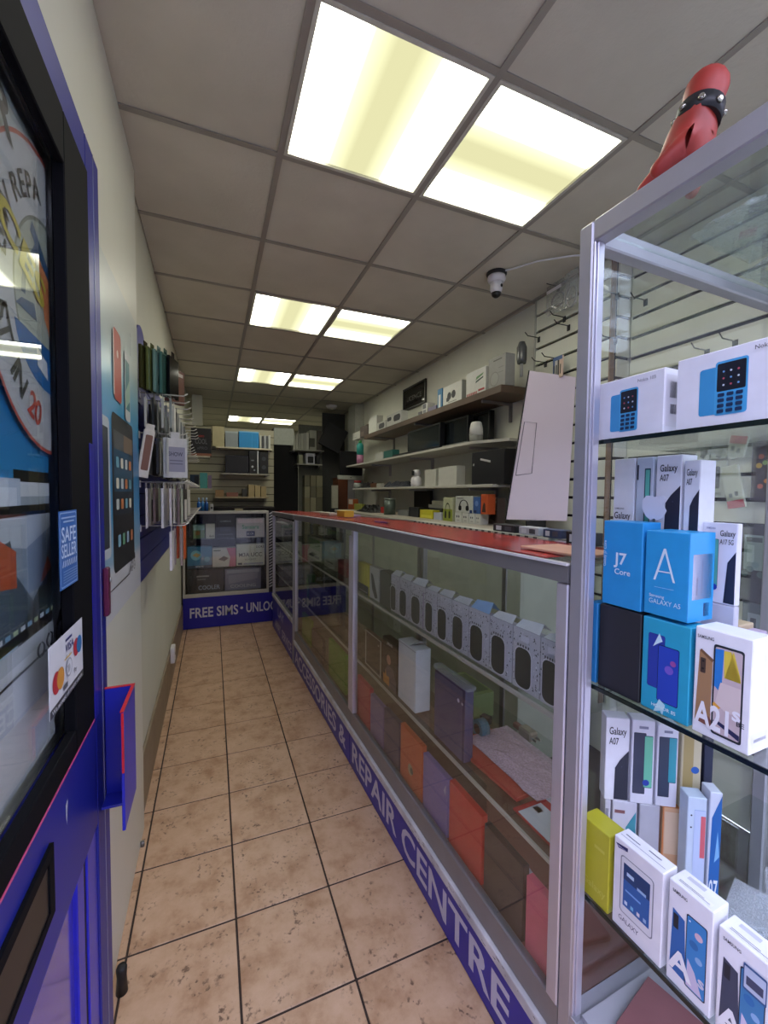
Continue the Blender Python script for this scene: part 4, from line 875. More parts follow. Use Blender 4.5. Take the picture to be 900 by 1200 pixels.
# workbench things
z = 1.2885
def wbx(pl, pr, py, z0, zt, c, name, lab, prints=None, d=.25, th=.07, cat='box', **kw): return rbox(pl, pr, py, z0, zt, c, name, lab, prints, d, th, cat, None, RF(1.5), **kw)
def hp(c='17181d'):
    P = []
    for k in range(10):
        a0 = PI*k/10; a1 = PI*(k+1)/10
        P.append(('p', [(.5+.26*math.cos(a0), .40+.38*math.sin(a0)), (.5+.26*math.cos(a1), .40+.38*math.sin(a1)), (.5+.21*math.cos(a1), .40+.33*math.sin(a1)), (.5+.21*math.cos(a0), .40+.33*math.sin(a0))], c))
    return P+[('r', .2, .12, .38, .42, c, .06), ('r', .62, .12, .80, .42, c, .06)]
zt_ = z+.078
wbx(519, 530, 612, z, .19, 'b9bc9c', 'headphone_box', 'pale green headphone box at the left of the boxed headphones', [('r', 0, 0, 1, .5, '8f9a3a')]+hp('2a3020'))
for k, (a, b, lab, c) in enumerate(((533, 541, 'first small white earphone box in the row under the headphone boxes', 'c9cac4'), (541.6, 549, 'second small white earphone box from the left under the headphones', 'c6c7c1'), (549.6, 556.5, 'third small white earphone box under the headphone boxes', 'c9cac4'), (557, 563, 'rightmost small white earphone box in the row under the headphones', 'c3c4be'))):
    wbx(a, b, 608, z, .076, c, 'earphone_box', lab, [('c', .3, .6, .1, '55565c'), ('c', .6, .6, .1, '55565c'), ('r', .3, .2, .7, .26, '8a8b86')])
wbx(533.5, 554, 595, zt_, .125, 'c3c6c0', 'headphone_box', 'white box picturing large black headphones', hp()+[('r', .85, .0, .98, .18, '26407a'), ('r', .1, .84, .5, .88, '6a6d68')])
wbx(554.6, 562.5, 595, zt_, .12, '3c5f9a', 'headphone_box', 'blue headphone box between the white and orange ones', [('r', .1, .05, .5, .2, '1c2c55'), ('c', .5, .6, .25, '6f8fc4')])
wbx(563.4, 571, 592, zt_, .14, 'c4572c', 'headphone_box', 'orange headphone box stacked at the right of the blue one', [('p', [(.2, .1), (.8, .1), (.7, .5), (.5, .6), (.3, .4)], '3a241c')])
wbx(572, 583, 595, z, .19, '8f7f78', 'headphone_box', 'pinkish grey headphone box at the right end of the stack', [('p', [(.2, .2), (.8, .1), (.9, .5), (.4, .6)], '4a3630'), ('r', .2, .8, .9, .9, 'b9b0a8')], d=.42)
wbx(492, 507, 606, z, .075, 'c9c22e', 'accessory_pack', 'flat bright yellow pack on the workbench', [('r', .1, .1, .9, .4, 'e0da50')])
wbx(508, 517, 607, z, .06, 'b3b8c4', 'accessory_pack', 'pale lilac pack beside the yellow pack on the workbench')
wbx(503, 517.5, 600, z+.0605, .03, '4a4b50', 'flat_box', 'dark flat box stacked under grey ones on the workbench', d=.36)
carton(RF(1.5), .36, 505, 517, z, z+.06, .1, '6d6f70', 'flat_box', 'grey flat box at the bottom of the workbench stack', 'box', None, None, pyb=603)
wbx(502, 520, 597, z+.091, .03, '9d9f9a', 'flat_box', 'light grey flat box in the middle of the workbench stack', d=.36)
wbx(506, 521, 590, z+.1215, .035, 'a8aaa5', 'flat_box', 'topmost pale grey flat box on the workbench stack', d=.36)
wbx(485, 504, 590, z, .25, '0d0e11', 'rear_monitor', 'black screen leaning at the back of the workbench', d=.52, th=.03, cat='monitor')
t = thing('metal_tin', 'grey-green metal canister on the workbench', 'canister', RF(1.5).world(RF(1.5).at(456.5, 603, .2)[0], .2, z), -PI/2)
bm = bmesh.new(); bm_lathe(bm, [(.001, 0), (.06, 0), (.06, .15), (.001, .15)], 18); obj('tin_body', mesh(bm, mat('5a665f', .35, .3)), t)
bm = bmesh.new(); bm_lathe(bm, [(.001, .1505), (.062, .1505), (.062, .17), (.001, .17)], 18); obj('lid', mesh(bm, mat('77807a', .35, .3)), t)
wbx(446, 451.5, 604, z, .07, 'a82a26', 'small_box', 'small bright red box left of the metal canister')
wbx(466, 478, 604, z, .055, '77797a', 'accessory_box', 'low grey box right of the metal canister on the bench')
wbx(479, 490, 603, z, .09, '23252a', 'charger_box', 'low black box on the bench before the yellow pack')
wbx(408, 414, 600, z, .14, 'a5582e', 'accessory_pack', 'orange and white packet at the far end of the workbench', [('r', .1, .5, .9, .95, 'c9c4b8')])
wbx(415, 423, 601, z, .08, '8a8f45', 'accessory_pack', 'olive packet beside the orange one on the workbench')
crumple('cable_heap', 'black tangle of cables at the far end of the workbench', RF(1.5), RF(1.5).at(436, 603, .25)[0], .25, z, .5, .22, .09, mat('141416', .5, 0, .3), 41, 'cables', n=12)
# on the counter tops
for a, b, dd, c, lab, hh in ((-3.55, -3.20, .16, 'c3c0b6', 'white envelope lying on the middle counter', .006), (-3.15, -2.95, .10, 'b9b2a8', 'cream card pack on the middle counter', .018), (-2.72, -2.60, .10, 'cfa93a', 'small yellow note block on the middle counter', .04), (-2.95, -2.75, .20, 'a392b4', 'lilac packet lying on the middle counter', .012)):
    carton(CF, dd, 0, 0, 1.3485+(0 if a > -2.8 else -.006)+.0025*(a+2.6), 1.3485+(0 if a > -2.8 else -.006)+.0025*(a+2.6)+hh, .07, c, 'paper_packet', lab, 'packet', None, None, u=(a, b), rot=.1)
t = thing('pen', 'purple pen lying on the red mat of the nearest counter', 'pen', CF.world(-1.98, .09, 1.3565), CF.rz)
bm = bmesh.new(); bm_tube(bm, [(-.07, 0, 0), (.05, .02, 0)], .004, 8); obj('barrel', mesh(bm, mat('5a3a80', .3)), t)
bm = bmesh.new(); bm_tube(bm, [(.0505, .0201, 0), (.07, .0235, 0)], [.004, .001], 8); obj('tip', mesh(bm, BLACK), t)
carton(CF, .335, 0, 0, 1.3445, 1.356, .05, 'b9b6a8', 'label_strip', 'long white dotted strip along the back edge of the nearest counter', 'strip', None, [('r', .03+.045*k, .2, .05+.045*k, .8, '3b3a38') for k in range(21)], u=(-2.05, -1.1))
# phone accessories at the near back edge of the counter
for k, (a, b, c, lab) in enumerate(((-1.40, -1.27, '2a2b30', 'black charger lead pile behind the counter edge under the leaning board'), (-1.25, -1.15, 'b9bdc4', 'white plug pack behind the counter under the leaning board'), (-1.13, -1.05, '3b4a6a', 'navy plug pack behind the counter under the leaning board'), (-1.03, -.93, '202126', 'black plug pack at the near back edge of the counter'))):
    carton(CF, .34, 0, 0, 1.3565 if a < -1.1 else 1.3445, 1.385, .05, c, 'charger_pack', lab, 'charger', None, [('r', .15, .2, .4, .8, 'd6d8dc'), ('r', .55, .2, .85, .8, '55565c')], u=(a, b))
# white board leaning at the shelf ends
bb = [Vector((1.732, 2.178, 1.345)), Vector((2.015, 1.955, 1.345)), Vector((2.058, 1.90, 2.20)), Vector((1.85, 2.13, 2.285))]
bb[2] = bb[1]+(bb[3]-bb[0])+(bb[0]-bb[1])*.25+Vector((0,0,-.06))
n0_ = (bb[1]-bb[0]).cross(bb[3]-bb[0]).normalized(); bb[2] -= n0_*(bb[2]-bb[0]).dot(n0_)
nrm = (bb[1]-bb[0]).cross(bb[3]-bb[0]).normalized()*.012
bm = bmesh.new(); f_ = [bm.verts.new(p) for p in bb]; g_ = [bm.verts.new(p-nrm) for p in bb]
bm.faces.new(f_); bm.faces.new(g_[::-1])
for i in range(4): bm.faces.new((f_[i], g_[i], g_[(i+1)%4], f_[(i+1)%4]))
t = thing('leaning_board', 'tall pale lilac board leaning at the near end of the wall shelves', 'board')
bmesh.ops.bevel(bm, geom=list(bm.edges), offset=.003, segments=2, affect='EDGES')
obj('board_sheet', mesh(bm, mat('dccfdc', .35, 0, .02, 4)), t)
e1 = (bb[1]-bb[0]); e2 = (bb[3]-bb[0]); e3 = (bb[2]-bb[1])
def bpnt(a, b): return bb[0]+e1*a+(e2*(1-a)+e3*a)*b + nrm.normalized()*.0015*(1 if nrm.y < 0 else -1)
q = [bpnt(*p) for p in ((.05, .30), (.33, .32), (.30, .66), (.06, .66))]
bm = bmesh.new(); bm_tube(bm, q+[q[0]], .0022, 4, caps=False); obj('outline', mesh(bm, ink('6f667c')), t)
bm = bmesh.new(); bm_tube(bm, [bb[0]-e1.normalized()*.003, bb[3]-e1.normalized()*.003], .004, 6); obj('dark_edge', mesh(bm, DARK), t)
part('support_block', t, DARK, (1.80, 1.95, 2.06, 2.075, 1.289, 1.343))
# ------------------------------------------------------------------ poster on the panel behind the door (left frame: x = +Y)
def poster_paper():
    m = bpy.data.materials.new('poster_print'); m.use_nodes = True; nt = m.node_tree; b = nt.nodes['Principled BSDF']; b.inputs['Roughness'].default_value = .3
    tc = nt.nodes.new('ShaderNodeTexCoord'); sp = nt.nodes.new('ShaderNodeSeparateXYZ'); nt.links.new(tc.outputs['Object'], sp.inputs[0])
    mr = nt.nodes.new('ShaderNodeMapRange'); mr.inputs[1].default_value = 1.10; mr.inputs[2].default_value = 2.20; nt.links.new(sp.outputs['Z'], mr.inputs[0])
    cr = nt.nodes.new('ShaderNodeValToRGB'); nt.links.new(mr.outputs[0], cr.inputs[0]); R = cr.color_ramp
    R.elements[0].position = 0; R.elements[0].color = lin('cfd0d6'); R.elements[1].position = 1; R.elements[1].color = lin('cdd2cc')
    for p, c in ((.13, 'd0d2da'), (.16, '8fb4cc'), (.30, '3a90c4'), (.50, '2478b4'), (.60, '3a9ccc'), (.70, '8cc0d2'), (.80, 'c2d0cf')):
        e = R.elements.new(p); e.color = lin(c)
    nt.links.new(cr.outputs[0], b.inputs['Base Color'])
    return m
PXF = PX+.0016
LFp = LF(PXF)
# local frame of LF: x=+Y, y=-X (into the wall); front faces -y
t = thing('wall_poster', 'big printed poster of phones, tablet and computers on blue, behind the open door', 'poster', (PXF, 0, 0), PI/2)
part('poster_sheet', t, poster_paper(), (-.12, 2.075, .0002, .0014, 1.10, 2.20))
pr = []
def LU(u): return (u+.12)/2.195
def LV(v): return (v-1.10)/1.10
def R_(u0, v0, u1, v1, c, r=0): pr.append(('r', LU(u0), LV(v0), LU(u1), LV(v1), c, r/2.195))
def P_(pts, c): pr.append(('p', [(LU(a), LV(b)) for a, b in pts], c))
R_(1.55, 1.235, 1.93, 1.755, '15181d', .03); R_(1.575, 1.30, 1.905, 1.70, '1f4c66', .005); R_(1.575, 1.40, 1.905, 1.50, '0f2230'); R_(1.575, 1.30, 1.905, 1.42, '101318'); R_(1.575, 1.64, 1.74, 1.70, '4b4f50'); R_(1.74, 1.64, 1.905, 1.70, '7b6a58')
for r in range(3):
    for c in range(4): R_(1.60+.075*c, 1.44+.07*r, 1.645+.075*c, 1.475+.07*r, ['b9c4c4', 'c27a4a', '6fa6b8', 'd5d2c0'][(r*3+c) % 4], .008)
for c in range(4): R_(1.61+.075*c, 1.315, 1.655+.075*c, 1.355, ['7fb0c8', '6fa88a', '9ab4d0', 'c47a50'][c], .008)
R_(1.585, 1.80, 1.705, 2.03, 'b4443a', .02); R_(1.575, 1.81, 1.59, 2.02, 'cfcac4', .005); pr.append(('c', LU(1.645), LV(1.955), .006, 'e0c8c0'))
R_(1.765, 1.76, 1.865, 2.01, 'c9ced0', .02); R_(1.775, 1.80, 1.855, 1.98, '3f7f88', .003); P_([(1.775, 1.86), (1.855, 1.92), (1.855, 1.84), (1.775, 1.80)], '9fc2b0')
R_(1.28, 1.30, 1.50, 1.72, 'b9c2c8', .02); R_(1.30, 1.33, 1.48, 1.69, '2a3440')
DP = len(pr)
# desktop screens
R_(.86, 1.24, 1.19, 1.535, '0f1216', .008); R_(.875, 1.26, 1.175, 1.515, '9aa4ac'); R_(.875, 1.49, 1.175, 1.515, 'cfd4d8'); P_([(.9, 1.40), (1.0, 1.46), (1.1, 1.42), (1.17, 1.45), (1.17, 1.30), (.9, 1.30)], '6f6470')
R_(.60, 1.455, .885, 1.52, 'b9c4d4', .01); R_(.61, 1.47, .87, 1.505, 'd3dbe6')
R_(.45, 1.245, 1.075, 1.475, '0e1013', .006); R_(.47, 1.262, 1.058, 1.457, '8a97a4')
P_([(.5, 1.457), (1.058, 1.457), (1.058, 1.43), (.9, 1.40), (.7, 1.43)], 'b9c0c8')
P_([(.47, 1.262), (.47, 1.38), (.60, 1.44), (.72, 1.40), (.84, 1.42), (.86, 1.36), (.93, 1.30), (.98, 1.262)], '4a5864')
P_([(.70, 1.39), (.80, 1.425), (.86, 1.40), (.86, 1.34), (.78, 1.35)], 'b5522f'); P_([(.96, 1.33), (1.0, 1.375), (1.03, 1.35), (1.03, 1.33)], 'a5553a')
P_([(.86, 1.262), (.95, 1.32), (1.058, 1.35), (1.058, 1.262)], '2c3c44')
for k in range(12): R_(.70+.028*k, 1.264, .718+.028*k, 1.272, ['cfd6e0', '7fa8c8', 'b9c8a0'][k % 3])
R_(.60, 1.215, 1.19, 1.243, 'b4b8c0')
dpr = pr[DP:]; del pr[DP:]
# doodle line with little spectacles
R_(-.12, 1.193, .98, 1.197, '20222c'); R_(1.19, 1.193, 1.80, 1.197, '20222c')
for cxu in (1.03, 1.11, 1.84, 1.89):
    s = 1 if cxu < 1.5 else .6
    pr.append(('c', LU(cxu), LV(1.215), .014*s, '20222c')); pr.append(('c', LU(cxu), LV(1.215), .0115*s, 'd0d2da')); pr.append(('c', LU(cxu+.005), LV(1.213), .004*s, '20222c'))
    P_([(cxu-.03*s, 1.235), (cxu-.01*s, 1.26), (cxu+.02*s, 1.262), (cxu+.03*s, 1.24)], '20222c')
R_(.98, 1.192, 1.19, 1.198, '20222c')
pr.append(('t', 'iPhone', LU(1.86), LV(2.10), .02, '8b9298', {'rot': -PI/2, 'bold': 0}))
draw(t, pr, 2.195, 1.10, y=-.0002, x0=-.12, z0=1.10)

# ------------------------------------------------------------------ the open door
DX = -.24
DRM = mat('1a2280', .4, 0, .08, 5, 0, 0); DBK = mat('08090e', .75, 0, .1, 20)
DBK.node_tree.nodes['Principled BSDF'].inputs['Specular IOR Level'].default_value = .12
DRM.node_tree.nodes['Principled BSDF'].inputs['Specular IOR Level'].default_value = .35
t = thing('shop_door', 'open blue glazed shop door standing along the left wall', 'door', (DX, 0, 0), PI/2)
D0, D1, DB, DT = .20, 1.183, .10, 2.245
part('stile', t, DRM, (1.072, D1, 0, .043, DB, DT), bev=.003)
part('stile', t, DRM, (D0, .30, 0, .043, DB, DT), bev=.003)
part('top_rail', t, DRM, (.3005, 1.0715, 0, .043, 2.165, DT), bev=.003)
part('middle_rail', t, DRM, (.3005, 1.0715, 0, .043, .762, 1.012), bev=.003)
part('bottom_rail', t, DRM, (.3005, 1.0715, 0, .043, DB, .22), bev=.003)
bd = part('glazing_bead', t, DBK, (.918, 1.0712, -.004, .016, 1.0125, 2.1645), bev=.002)
part('glazing_bead', t, DBK, (.3008, .9175, -.004, .012, 2.072, 2.1645), bev=.002)
part('glazing_bead', t, DBK, (.3008, .9175, -.004, .012, 1.0125, 1.058), bev=.002)
part('glazing_bead', t, mat('24218c', .3), (1.04, 1.0712, -.0055, -.0042, 1.0125, 1.60), bev=.0005)
part('glass_pane', t, GLASS, (.3008, .9175, .016, .019, 1.0585, 2.0715))
part('edge_strip', t, mat('c24a7a', .3), (.3008, 1.0712, -.0052, -.0042, 1.0125, 1.0165))
part('edge_strip', t, mat('9aa0b4', .3, .5), (1.131, 1.1335, -.0012, -.0002, DB+.01, DT-.004))
part('lower_panel', t, mat('3a34a8', .16, 0, .03, 4, 0, .5), (.3005, .93, .012, .03, .2205, .7615))
part('panel_bead', t, mat('1a1fae', .3), (.9305, .975, .004, .03, .2205, .7615), bev=.002)
part('rubber_seal', t, mat('08080a', .6), (.9755, 1.0, .008, .03, .2205, .7615))
part('panel_bead', t, mat('2126b4', .3), (1.0005, 1.0712, .004, .03, .2205, .7615), bev=.002)
lb = part('letterbox', t, DBK, (.45, .782, -.006, -.0003, .838, .852), (.45, .782, -.006, -.0003, .932, .95), (.45, .47, -.006, -.0003, .8525, .9315), (.762, .782, -.006, -.0003, .8525, .9315))
part('flap', lb, mat('15161b', .35, .3), (.471, .761, -.004, -.0004, .853, .931), bev=.001)
bm = bmesh.new(); bm_poly(bm, [(.86, -.0005, .955), (.872, -.0005, .96), (.868, -.0005, .935), (.866, -.0005, .915), (.861, -.0005, .93)]); obj('scratch', mesh(bm, ink('a9acc0')), t)
lk = part('lock', t, mat('6a2a4a', .35, .3), (1.150, 1.176, -.012, -.0003, 1.205, 1.32), bev=.003)
bm = bmesh.new(); bm_tube(bm, [(1.163, -.016, 1.29), (1.163, -.0125, 1.29)], .006, 12); obj('keyhole', mesh(bm, mat('a9a9ae', .3, .8)), lk)
# pull handle: a blue plate held off the stile, with a red rim
hd = part('pull_handle', t, mat('1c25a8', .3, 0, .05, 6), (1.015, 1.155, -.062, -.056, .772, 1.032), (1.149, 1.155, -.0555, -.0003, .772, 1.032), (1.10, 1.1485, -.0555, -.0003, .772, .778), bev=.001)
part('red_rim', hd, mat('c4202c', .3), (1.0130, 1.0148, -.0622, -.0575, .90, 1.030), (1.013, 1.157, -.0625, -.0555, 1.0325, 1.0345), (1.149, 1.157, -.055, -.0003, 1.0325, 1.0345))
# printed film on the back of the pane: blue fade with computer screens
fm = thing('window_film', 'blue printed film with computer screens behind the open door glass', 'poster', (DX, 0, 0), PI/2)
part('film_sheet', fm, poster_paper(), (.302, .9165, .0288, .0296, 1.0595, 2.0705))
K_ = (.262/.2916)
cl_ = bmesh.new(); ms_ = []
def cpoly(pts, c, lay):
    q = [(max(.303, min(.9155, a*K_)), 1.5+(b-1.5)*K_) for a, b in pts]
    if max(a for a, b in q)-min(a for a, b in q) < .002: return
    if c not in ms_: ms_.append(c)
    bm_poly(cl_, [(a, .0286-.00007*lay, b) for a, b in q], ms_.index(c))
for n_, p in enumerate(dpr + [('r', LU(-.12), LV(1.193), LU(.98), LV(1.1975), '20222c')]):
    if p[0] == 'r': pts = [(p[1], p[2]), (p[3], p[2]), (p[3], p[4]), (p[1], p[4])]
    else: pts = p[1]
    cpoly([(a*2.195-.12, b*1.10+1.10) for a, b in pts], p[5] if p[0] == 'r' else p[2], n_)
obj('picture', mesh(cl_, [ink(c) for c in ms_], False), fm)
for u_, z_ in ((.855, 1.235), (.895, 1.24)):
    bm = bmesh.new(); bm_tube(bm, [(u_+.014*math.cos(k*PI/8), .0262, z_+.012*math.sin(k*PI/8)) for k in range(17)], .0014, 4, caps=False); obj('spectacle', mesh(bm, ink('20222c')), fm)
# ring advert on the pane
rg = thing('ring_sticker', 'round repair advert sticker with grey ring and red outline on the door glass', 'sticker', (DX, 0, 0), PI/2)
RCu, RCv, RO, RI = .915, 1.812, .242, .142
shp = bmesh.new(); mats_ = []
def ring(r0, r1, y, c, a0=0, a1=2*PI, n=64):
    if c not in mats_: mats_.append(c)
    for k in range(n):
        A, B = a0+(a1-a0)*k/n, a0+(a1-a0)*(k+1)/n
        q = [(RCu+r_*math.cos(a), y, RCv+r_*math.sin(a)) for r_, a in ((r0, A), (r1, A), (r1, B), (r0, B))]
        if max(p[0] for p in q) < .917: bm_poly(shp, q, mats_.index(c))
YY = .0230
ring(RI, RO, YY, 'b6b8bc'); ring(RO, RO+.006, YY, 'b04a40'); ring(RI-.006, RI, YY, '6f766c'); ring(.002, RI-.006, YY, 'a5aba0')
obj('ring_print', mesh(shp, [ink(c) for c in mats_]), rg)
sb = bmesh.new()
def cp(pts, mi): bm_poly(sb, [(min(a, .916), YY-.0003-.0001*mi, b) for a, b in pts], mi)
cp([(RCu+.143*math.cos(a), RCv-.045+.0*a+.098*math.sin(a)) for a in [PI+.15+k*(PI-.3)/16/1 for k in range(9)]]+[(.916, 1.745)], 0)
cp([(.80, 1.80), (.806, 1.835), (.86, 1.90), (.872, 1.892), (.82, 1.83), (.815, 1.80)], 1); cp([(.84, 1.91), (.85, 1.93), (.916, 1.885), (.916, 1.862)], 1)
cp([(.868, 1.885), (.916, 1.865), (.916, 1.77), (.895, 1.79)], 2)
cp([(.80, 1.79), (.85, 1.80), (.86, 1.775), (.78, 1.775)], 1)
cp([(.855, 1.735), (.90, 1.72), (.903, 1.69), (.858, 1.705)], 3)
obj('lamp_picture', mesh(sb, [ink('1f64a4'), ink('26517c'), ink('c87a4a'), ink('d8dae0')]), rg)
lt = bmesh.new()
def arc_text(s, a_start, step, h, r, top, cols, mi=None):
    for i, ch in enumerate(s):
        a = math.radians(a_start + (-step if top else step)*i)
        if ch == ' ': continue
        u = RCu+r*math.cos(a); v = RCv+r*math.sin(a)
        rot = a-PI/2 if top else a+PI/2
        vs, fs, x0, x1 = text_geo(ch, .02); sc = h/CAP; w_ = (x1-x0)*sc
        cu, cv = u - (w_/2)*math.cos(rot), v-(w_/2)*math.sin(rot)
        if cu < .895 and (not (u > .90)): bm_text(lt, ch, cu, cv, h, YY-.0009, cols[i] if cols else 0, rot=rot, bold=.02)
arc_text('LOW REPAIR SERVICES', 172, 9.6, .034, .166, True, None)
arc_text('JUST IN 20 MINS', 186, 7.3, .040, .214, False, [0]*8+[1, 1]+[0]*6)
obj('lettering', mesh(lt, [ink('2e3236'), ink('b8392f')], False), rg)
ly_ = bmesh.new(); bm_text(ly_, 'PRICES', .58, 1.925, .045, YY-.0016, 0, rot=-.38, bold=.03, width=.33)
obj('yellow_lettering', mesh(ly_, ink('b8a83a'), False), rg)
ly_ = bmesh.new(); bm_text(ly_, 'ER', .665, 2.0, .055, YY-.0012, 0, bold=.03, width=.12, rot=-.05)
o = tag(obj('shop_sticker', mesh(ly_, ink('2b2f35'), False), None, (DX, 0, 0), PI/2), 'dark lettering at the top of the door glass', 'sticker')
# small stickers
def sticker(u0, v0, u1, v1, c, name, lab, prints, y=-.0052):
    bm = bmesh.new(); bm_box(bm, 0, u1-u0, 0, .0006, 0, v1-v0)
    o = tag(obj(name, mesh(bm, mat(c, .35, 0, .03)), None, (DX-y, u0, v0), PI/2), lab, 'sticker')
    draw(o, prints, u1-u0, v1-v0, y=-.0001, x0=0)
    return o
sticker(.842, 1.333, .94, 1.466, '2d62a8', 'safe_seller_sticker', 'blue sticker reading SAFE SELLER on the door glass edge',
   [('r', .03, .02, .97, .98, '9db8da', .06), ('r', .05, .035, .95, .965, '2d62a8', .05), ('t', 'SAFE', .10, .60, .19, 'c9d8ee', {'width': .8}), ('t', 'SELLER', .08, .40, .17, 'c9d8ee', {'width': .84}), ('r', .1, .9, .9, .92, '9db8da'), ('r', .2, .85, .8, .87, '9db8da')]
   + [('p', [(.1+.1*k, .28), (.16+.1*k, .36), (.2+.1*k, .36), (.14+.1*k, .28)], 'c9d8ee') for k in range(8)] + [('r', .1, .08+.035*k, .9, .09+.035*k, '8aa6cc') for k in range(5)])
sticker(.778, 1.145, .957, 1.258, 'd3d4da', 'card_payment_sticker', 'white card payment sticker reading VISA with red and blue circles',
   [('r', 0, 0, 1, .12, '3a3d44'), ('t', 'We accept all major cards', .05, .03, .06, 'd3d4da', {'width': .9}), ('r', .44, .86, .64, .90, '2a2c66'), ('t', 'VISA', .42, .70, .12, '2a3a7c', {'width': .26, 'shear': .2}), ('r', .40, .60, .62, .62, 'c8a040'),
    ('c', .17, .42, .10, 'b5303c'), ('c', .28, .42, .10, 'c98a3a'), ('c', .76, .62, .09, 'b5303c'), ('c', .86, .62, .09, '2a6fa8'), ('c', .52, .44, .09, '9a9ca6'), ('c', .52, .44, .075, 'd3d4da'), ('t', ')))', .46, .40, .09, '55575f'), ('r', .34, .18, .46, .26, '55575f'), ('t', 'Pay', .66, .26, .07, '55575f')], y=-.006)
# doorstop and small floor fittings
t = thing('door_stop', 'black rubber door stop on the floor by the foot of the door', 'door stop', (-.262, 1.40, 0))
bm = bmesh.new(); bm_lathe(bm, [(.001, .0), (.016, .0), (.013, .05), (.015, .075), (.012, .082), (.001, .082)], 16); obj('stop_body', mesh(bm, mat('17171a', .5)), t)
t = thing('floor_catch', 'small metal door catch on the floor at the wall panel end', 'door catch', (-.285, 1.97, .0005))
bm = bmesh.new(); bm_lathe(bm, [(.001, 0), (.008, 0), (.008, .02), (.001, .022)], 12); obj('catch_body', mesh(bm, mat('8a8a8c', .35, .8)), t)
t = thing('wall_socket', 'small white socket on the left wall above the skirting', 'socket', (XL+.0145, 3.56, .255), PI/2)
part('socket_box', t, WHITEP, (-.05, .05, -.03, -.0005, -.06, .06), bev=.004)
part('socket_hole', t, DARK, (-.01, .01, -.0308, -.0302, -.01, .01))

# ------------------------------------------------------------------ blue slatwall with hanging stock on the left wall
BS = mat('2b2f86', .4, 0, .08, 6)
slatwall('slatwall', 'blue slatted wall with hanging accessories along the left wall', Frame((XL+.0005, 0, 0), PI/2), 2.09, 5.7, 1.08, 2.10, .102, BS, mat('14142e', .6), thick=.016, gap=.006)
t = thing('blue_roundel', 'blue round topped sign above the hanging phone cases', 'sign', (XL+.002, 2.30, 2.06), PI/2)
bm = bmesh.new(); bm_prism(bm, [(.17*math.cos(PI*k/16), .0+.17*math.sin(PI*k/16)+.045) for k in range(17)], -.012, -.0005); obj('sign_face', mesh(bm, mat('23289a', .35)), t)
LW = XL+.017
def lhook(y, z, ln, lab, g):
    t = thing('display_hook', lab, 'hook', (LW, y, z), PI/2, g)
    part('hook_plate', t, WHITEP, (-.012, .012, -.004, -.0005, -.025, .006))
    bm = bmesh.new(); bm_tube(bm, [(0, -.003, 0), (0, -ln*.9, 0), (0, -ln, .012)], .003, 6); obj('hook_arm', mesh(bm, mat('c9c9c4', .35, .3)), t)
    return t
def lpack(y, x, ztop, w, h, c, name, lab, cat, g=None, th=.010, rz=0, prints=None, tilt=0):
    """pack hanging on a hook: faces the aisle"""
    bm = bmesh.new(); bm_box(bm, -w/2, w/2, 0, th, -h, -.012, bev=.001); bm_box(bm, -.018, .018, th*.4, th*.6, -.0118, .016)
    m = c if isinstance(c, bpy.types.Material) else mat(c, .4, 0, .08, 30)
    o = tag(obj(name, mesh(bm, m), None, (x, y, ztop), PI/2+rz), lab, cat, g)
    o.rotation_euler[1] = tilt
    if prints: draw(o, prints, w, h-.012, y=-.0006, z0=-h)
    return o
hk = 'white hooks on the blue slatwall'
rnd = random.Random(5)
OR = ['first', 'second', 'third', 'fourth', 'fifth', 'sixth', 'seventh', 'eighth', 'ninth', 'tenth', 'eleventh', 'twelfth', 'thirteenth', 'fourteenth', 'fifteenth']
JN = ['innermost', 'second from the wall', 'third from the wall', 'fourth from the wall', 'outermost']
# row of thin card packs
cols4 = ['c9c3c4', 'b8aaa8', 'd3d1cd', '6d5a58', 'bdb9c4', 'a8b09a', 'd6d3d3', '35343a', 'c4a89c']
first_hook = lhook(2.17, 1.545, .20, 'white wire hook holding card packs on the blue slatwall', hk)
hooks = [(2.17+.17*k, 1.545) for k in range(1, 13)] + [(2.17+.17*k, 1.345) for k in range(0, 15)] + [(2.17+.17*k, 1.765) for k in range(0, 12)] + [(2.2+.17*k, 1.95) for k in range(0, 11)]
for y, z in hooks:
    o = copy_tree(first_hook); o.location = (LW, y, z)
    kk = OR[min(14, int(round((y-2.17)/.17)))]
    o['label'] = {1.545: kk+' hook from the poster holding card packs, middle row of the blue slatwall', 1.345: kk+' hook from the poster in the lowest hook row of the blue slatwall', 1.765: kk+' hook from the poster in the row of clear accessory bags', 1.95: kk+' hook from the poster in the top row of the blue slatwall'}[z]
for k in range(13):
    y = 2.17+.17*k
    for j in range(5 if k < 5 else 3):
        x = LW+.03+.034*j+rnd.uniform(-.006, .006)
        c = cols4[(k*2+j*3) % 9]
        lpack(y+rnd.uniform(-.01, .01), x, 1.528, .10, .165+rnd.uniform(0, .03), c, 'card_pack', 'slim card pack, '+JN[j]+', on the '+OR[k]+' hook of the long middle row', 'accessory pack', 'slim packs in the long middle row on the left wall', rz=rnd.uniform(-.12, .12), prints=[('r', .15, .1, .85, .7, '55504f' if (k+j) % 2 else 'e0dedc')])
